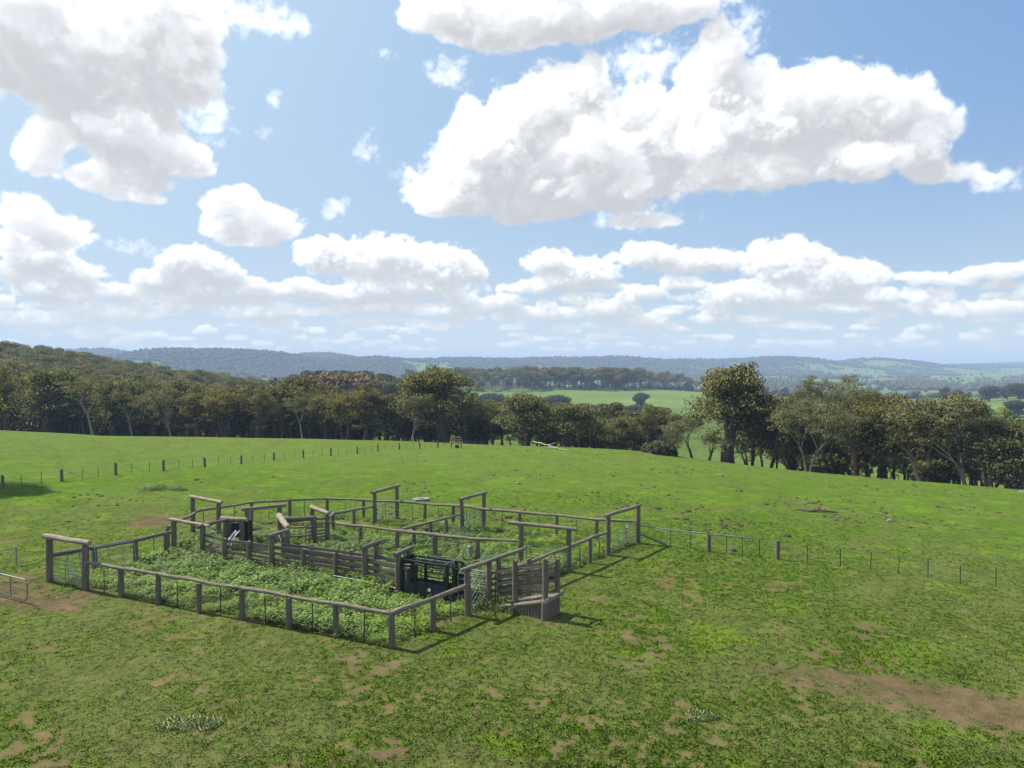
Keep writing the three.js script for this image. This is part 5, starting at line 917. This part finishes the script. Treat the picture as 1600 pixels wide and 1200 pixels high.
// ---------------------------------------------------------------- the sky: clear air and cumulus clouds, computed for every direction
function cloudList() {
  // azimuth right of straight ahead, elevation, half width, half height, all in degrees; layer 0 is near and large, layer 1 far and small
  const c = [];
  const put = (list, layer, weight = 1) => { for (const [a, e, w, h] of list) c.push({ a, e, w, h, k: weight, layer }); };
  put([[-31.6, 21.1, 7.0, 4.7], [-26.1, 22.2, 4.4, 4.9], [-24.0, 20.3, 2.8, 3.2], [-34.5, 19.0, 4.3, 3.8], [-28.9, 19.3, 6.5, 2.5], [-34.7, 22.1, 5.4, 3.3]], 0);
  put([[-30.1, 17.2, 3.0, 2.0], [-28.6, 16.0, 4.8, 3.2], [-26.6, 14.6, 4.1, 2.5], [-33.7, 13.6, 1.8, 2.2], [-32.8, 14.9, 1.7, 1.8], [-23.9, 14.4, 2.0, 1.5], [-29.4, 12.7, 4.7, 1.3], [-27.7, 11.7, 2.0, 0.7], [-31.6, 16.5, 1.6, 2.0]], 0);
  put([[-34.4, 9.6, 2.3, 2.1], [-32.1, 8.7, 2.2, 1.7], [-34.6, 7.9, 3.5, 1.0]], 0);
  put([[-21.5, 11.9, 2.6, 1.6], [-18.6, 10.5, 2.7, 1.8], [-22.2, 10.1, 2.0, 1.6], [-20.2, 9.3, 3.0, 1.0]], 0);
  put([[-24.2, 7.4, 2.8, 1.5], [-22.2, 6.7, 1.8, 1.1], [-25.7, 6.5, 1.7, 0.9]], 1);
  put([[-14.4, 8.2, 2.9, 1.8], [-10.2, 8.1, 4.0, 2.2], [-5.6, 7.7, 3.5, 2.0], [-3.3, 7.3, 1.7, 0.9], [-8.2, 6.1, 6.1, 1.4], [-12.2, 5.4, 3.3, 1.0]], 1);
  put([[3.0, 8.1, 2.3, 1.4], [6.2, 7.2, 2.9, 1.6], [4.6, 6.6, 4.0, 0.9], [7.4, 4.4, 3.1, 1.0]], 1);
  put([[-5.6, 12.8, 3.4, 2.2], [-2.6, 14.8, 5.1, 4.0], [0.0, 17.1, 5.7, 4.6], [3.1, 19.8, 4.1, 3.6], [5.9, 21.3, 2.5, 2.4], [7.6, 16.8, 6.1, 4.6], [15.5, 20.9, 2.9, 4.2], [16.1, 23.1, 2.2, 2.0], [14.0, 17.5, 5.9, 4.5], [19.7, 17.9, 5.3, 4.1], [24.5, 18.2, 3.8, 3.1], [27.8, 17.1, 3.3, 3.1], [30.1, 15.7, 2.3, 2.6], [26.2, 14.6, 6.4, 2.6], [18.8, 14.3, 6.6, 2.5], [8.2, 13.9, 6.7, 3.2], [3.6, 14.5, 6.2, 3.5], [1.0, 12.5, 6.8, 2.0], [31.3, 12.9, 2.7, 1.2], [33.5, 12.2, 1.1, 0.6], [10.2, 11.1, 3.6, 0.7]], 0);
  put([[-5.6, 26.0, 3.7, 2.6], [-1.0, 25.3, 4.8, 2.8], [5.1, 26.0, 7.9, 3.0], [12.0, 25.9, 6.0, 2.4]], 0);
  put([[10.7, 8.5, 2.9, 1.3], [14.6, 7.9, 4.5, 1.2], [20.9, 7.5, 3.5, 2.1], [24.6, 6.3, 3.5, 1.6], [27.1, 4.9, 2.2, 0.9], [18.9, 5.2, 5.6, 1.3], [23.8, 4.1, 5.7, 0.6]], 1);
  put([[30.0, 4.5, 1.1, 1.1], [31.6, 3.7, 2.1, 0.9], [34.4, 3.8, 2.1, 0.8], [33.7, 3.0, 2.0, 0.4]], 1);
  put([[-26.3, 6.0, 2.1, 1.0], [-16.5, 5.7, 2.7, 1.0], [-33.6, 7.2, 2.3, 1.5], [-31.8, 6.3, 2.4, 1.0], [-22.9, 5.4, 2.5, 0.9], [-19.8, 3.9, 3.0, 0.8], [-11.2, 4.5, 3.2, 0.9], [-5.7, 4.3, 3.3, 0.8], [3.1, 4.1, 3.3, 0.8], [10.2, 3.5, 2.9, 0.7], [9.2, 5.3, 1.4, 0.9], [16.5, 3.5, 3.1, 0.6], [21.6, 2.9, 2.6, 0.5], [-28.4, 3.6, 2.9, 0.8], [-34.0, 3.0, 2.6, 0.7], [-33.6, 5.1, 2.3, 1.0], [-29.5, 5.1, 2.3, 0.8], [-35.0, 5.9, 1.0, 0.6], [-19.8, 5.8, 2.0, 0.7], [-18.4, 4.4, 2.3, 0.6], [-24.2, 4.2, 2.5, 0.6], [-9.2, 4.5, 2.2, 0.7], [-4.1, 5.1, 1.9, 0.8], [-12.2, 3.3, 2.1, 0.4], [-31.1, 3.5, 3.0, 0.5], [-0.5, 5.1, 1.9, 0.9]], 1);
  put([[-19.6, 24.4, 3.9, 2.0], [-22.0, 24.8, 2.2, 1.5], [-17.1, 24.2, 2.3, 1.3], [-18.3, 19.4, 1.1, 1.2], [-19.1, 16.8, 1.0, 0.9], [-11.6, 16.3, 1.5, 1.9], [-10.1, 23.0, 1.4, 0.6], [-5.1, 21.9, 2.3, 2.1], [-7.9, 14.2, 2.0, 2.0], [10.2, 11.2, 5.0, 1.5], [5.1, 19.6, 4.1, 3.1], [10.6, 22.4, 4.5, 2.5], [-14.1, 11.8, 1.9, 1.5], [-28.3, 8.3, 2.4, 1.1], [17.8, 23.4, 2.3, 3.0], [34.2, 11.9, 2.1, 1.3], [-22.8, 17.4, 2.2, 2.9]], 2, 0.9);
  const r = rng(4242);
  for (let i = 0; i < 210; i++) {                                     // the same weather goes on all round
    const a = 54 + r() * 252, e = 9 + 44 * Math.pow(r(), 1.3), s = 2.2 + r() * 3.2, n = 3 + Math.floor(r() * 5);
    if (r() < 0.5) continue;
    for (let k = 0; k < n; k++) c.push({ a: a + (r() - 0.5) * s * 3.4, e: e + (r() - 0.35) * s * 0.9, w: s * (0.6 + r() * 0.8), h: s * (0.4 + r() * 0.4), k: 1, layer: 0 });
  }
  for (let i = 0; i < 260; i++) {
    const a = 48 + r() * 264, e = 3 + 7 * r(), s = 0.8 + r() * 1.3, n = 2 + Math.floor(r() * 4);
    for (let k = 0; k < n; k++) c.push({ a: a + (r() - 0.5) * s * 3.4, e: e + (r() - 0.35) * s * 0.7, w: s * (0.7 + r() * 0.9), h: s * (0.35 + r() * 0.4), k: 1, layer: 1 });
  }
  for (let i = 0; i < 1500; i++) {                                    // small flat clouds far off, low over the horizon
    const a = r() * 360 - 180, e = 1.2 + 5.2 * Math.pow(r(), 1.25), s = 0.28 + e * 0.12;
    c.push({ a, e, w: s * (0.9 + r() * 1.9), h: s * (0.3 + r() * 0.5), k: 0.7 + 0.3 * r(), layer: 1 });
  }
  return c;
}
function makeSky() {
  const W = 4096, H = 2048, data = new Float32Array(W * H * 4), CELL = 3, COLS = 120;
  const norm = (a) => ((a + 540) % 360) - 180;
  const layers = [0, 1, 2].map((layer) => {
    const cells = new Map();
    for (const b of cloudList()) {
      if (b.layer !== layer) continue;
      b.d = Math.min(b.w, b.h * 1.6);
      for (let i = Math.floor((b.a - b.w * 1.2) / CELL); i <= Math.floor((b.a + b.w * 1.2) / CELL); i++)
        for (let j = Math.floor((b.e - b.h * 1.2) / CELL); j <= Math.floor((b.e + b.h * 1.2) / CELL); j++) {
          const key = (((i + 10 * COLS) % COLS) * 100) + j;
          if (!cells.has(key)) cells.set(key, { blobs: [], depth: 0 });
          const cell = cells.get(key);
          cell.blobs.push(b); cell.depth = Math.max(cell.depth, b.d * 1.15);
        }
    }
    return { cells, freq: [0.27, 0.7, 0.8][layer], step: [0.34, 0.13, 0.25][layer], sigma: [2.3, 6.0, 0.5][layer], amp: [1.75, 1.5, 1.9][layer], cut: [0.32, 0.32, 0.75][layer], far: [0.30, 0.72, 0.1][layer] };
  });
  const cellOf = (L, a, e) => L.cells.get((((Math.floor(a / CELL) + 10 * COLS) % COLS) * 100) + Math.floor(e / CELL));
  const shape = (cell, a, e, t) => {
    let out = 1;
    for (const b of cell.blobs) {
      const dx = norm(a - b.a) / b.w, dy0 = (e - b.e) / b.h, dy = dy0 < 0 ? dy0 * 1.4 : dy0, dz = t / b.d, q = dx * dx + dy * dy + dz * dz;
      if (q < 1.3) { const f = 1 - q / 1.3; out *= 1 - b.k * f * f * (3 - 2 * f); }
    }
    return 1 - out;
  };
  const puffs = (x, y, z, octaves) => {
    let s = 0, amp = 0.42;
    for (let i = 0; i <= octaves; i++) { s += amp * (Math.abs(noise3(x + i * 13.7, y + i * 3.1, z - i * 5.1)) * 2.2 - 0.66); x *= 2.11; y *= 2.11; z *= 2.11; amp *= 0.64; }
    return s;
  };
  const dir = new THREE.Vector3(), east = new THREE.Vector3(), north = new THREE.Vector3(), out = [0, 0, 0];
  const density = (L, cell, a, e, t, px, py, pz, octaves) => {
    const s = shape(cell, a, e, t);
    if (s < 0.02) return 0;
    const f = L.freq;
    return clamp01((s * 1.30 - L.cut + L.amp * puffs(px * f, py * f * 1.15, pz * f, octaves)) * 2.5) * (0.4 + 0.6 * s);
  };
  const steps = [0.5, 1.2, 2.4, 4.4, 8.0, 14];
  const pixel = (a, e, fine, jitter) => {
    const ce = Math.cos(rad(e)), se = Math.sin(rad(e)), sa = Math.sin(rad(a)), ca = Math.cos(rad(a));
    dir.set(sa * ce, se, -ca * ce); east.set(ca, 0, sa); north.set(-sa * se, ce, ca * se);
    const cosSun = dir.dot(sunDir), le = east.dot(sunDir), ln = north.dot(sunDir);
    const up = clamp01(e / 33), low = Math.exp(-Math.max(0, e) / 9.0), near = Math.pow(clamp01(cosSun), 4);
    // clear air: pale at the horizon, blue above, whiter towards the sun
    const hi = Math.pow(up, 0.65);
    out[0] = mix(0.34 - 0.265 * hi, 0.70, low); out[1] = mix(0.57 - 0.32 * hi, 0.80, low); out[2] = mix(0.86 - 0.25 * hi, 0.85, low);
    const glare = Math.min(0.92, 0.5 * near + 0.85 * clamp01(cosSun - 0.10));
    out[0] = mix(out[0], 0.66, glare); out[1] = mix(out[1], 0.83, glare); out[2] = mix(out[2], 0.98, glare);
    for (const L of [layers[1], layers[2], layers[0]]) {
      const cell = cellOf(L, a, e);
      if (!cell) continue;
      const D = cell.depth, st = fine ? L.step : L.step * 2, R = 57.3;
      let T = 1, lit = 0, amb = 0, sum = 0;
      for (let t = -D + jitter * st; t < D && T > 0.02; t += st) {
        const r = R + t, px = dir.x * r, py = dir.y * r, pz = dir.z * r;
        const d = density(L, cell, a, e, t, px, py, pz, fine ? 7 : 3);
        if (d <= 0) continue;
        let tau = 0, was = 0;
        for (let k = 0; k < steps.length; k++) {
          const s = steps[k] * L.step * 0.8, m = (s + was) / 2, aa = a + le * m / ce, ee = e + ln * m, c2 = cellOf(L, aa, ee);
          if (c2) tau += density(L, c2, aa, ee, t + cosSun * m, px + sunDir.x * m, py + sunDir.y * m, pz + sunDir.z * m, fine ? (k < 2 ? 5 : k < 4 ? 3 : 2) : 2) * (s - was);
          was = s;
        }
        tau *= L.sigma * 0.6;
        const u1 = L.step * 2.5, u2 = L.step * 7, ca1 = cellOf(L, a, e + u1), ca2 = cellOf(L, a, e + u2);
        const shade = (ca1 ? density(L, ca1, a, e + u1, t, px + north.x * u1, py + north.y * u1, pz + north.z * u1, 3) * u1 : 0) + (ca2 ? density(L, ca2, a, e + u2, t, px + north.x * u2, py + north.y * u2, pz + north.z * u2, 2) * (u2 - u1) : 0);
        const absorb = 1 - Math.exp(-d * L.sigma * st), w = T * absorb;
        amb += w * Math.exp(-shade * L.sigma * 0.38); lit += w * (0.32 * Math.exp(-tau * 0.8) + 0.42 * Math.exp(-tau * 0.17) + 0.26 * Math.exp(-tau * 0.05));
        sum += w; T *= 1 - absorb;
      }
      if (sum <= 0) continue;
      const light = lit / sum, alpha = Math.min(1, sum * 1.02);
      const bright = 1 + 0.12 * near;
      const far = L.far * Math.exp(-Math.max(0, e) / 5.5);
      for (let k = 0; k < 3; k++) {
        let c = ([0.225, 0.243, 0.285][k] + [0.25, 0.255, 0.27][k] * amb / sum + [1.16, 1.14, 1.08][k] * Math.pow(light, 1.25)) * bright;
        c = mix(c, [0.72, 0.80, 0.865][k], far);
        out[k] = mix(out[k], c, alpha);
      }
    }
    const veil = 0.55 * Math.exp(-Math.max(0, e) / 2.6);
    for (let k = 0; k < 3; k++) out[k] = mix(out[k], [0.80, 0.85, 0.87][k], veil);
    return out;
  };
  // out of the camera's view a quarter of the detail is enough
  const rj = rng(5), S = 4, w4 = W / S, h4 = H / S, coarse = new Float32Array(w4 * h4 * 3);
  for (let j = h4 / 2; j < h4; j++) for (let i = 0; i < w4; i++) coarse.set(pixel(norm(((i + 0.5) / w4 - 0.5) * 360 + 90), ((j + 0.5) / h4) * 180 - 90, false, 0.5), (j * w4 + i) * 3);
  for (let j = 0; j < H; j++) for (let i = 0; i < W; i++) {
    const a = norm(((i + 0.5) / W - 0.5) * 360 + 90), e = ((j + 0.5) / H) * 180 - 90, at = (j * W + i) * 4;
    data[at + 3] = 1;
    if (e <= 0) { data[at] = 0.10; data[at + 1] = 0.13; data[at + 2] = 0.07; continue; }
    if (Math.abs(a) < 44 && e < 32) { const c = pixel(a, e, true, rj()); data[at] = c[0]; data[at + 1] = c[1]; data[at + 2] = c[2]; continue; }
    const x = (i + 0.5) / S - 0.5, y = Math.max(h4 / 2, (j + 0.5) / S - 0.5), x0 = Math.floor(x), y0 = Math.min(h4 - 2, Math.floor(y)), fx = x - x0, fy = Math.min(1, y - y0);
    const q = (xx, yy, k) => coarse[(yy * w4 + ((xx + w4) % w4)) * 3 + k];
    for (let k = 0; k < 3; k++) data[at + k] = mix(mix(q(x0, y0, k), q(x0 + 1, y0, k), fx), mix(q(x0, y0 + 1, k), q(x0 + 1, y0 + 1, k), fx), fy);
  }
  for (let i = 0; i < data.length; i++) if (i % 4 < 3) data[i] *= 0.58;   // the exposure is set for the land
  const t = new THREE.DataTexture(data, W, H, THREE.RGBAFormat, THREE.FloatType);
  t.mapping = THREE.EquirectangularReflectionMapping;
  t.magFilter = t.minFilter = THREE.LinearFilter;
  t.wrapS = THREE.RepeatWrapping;
  t.needsUpdate = true;
  return t;
}
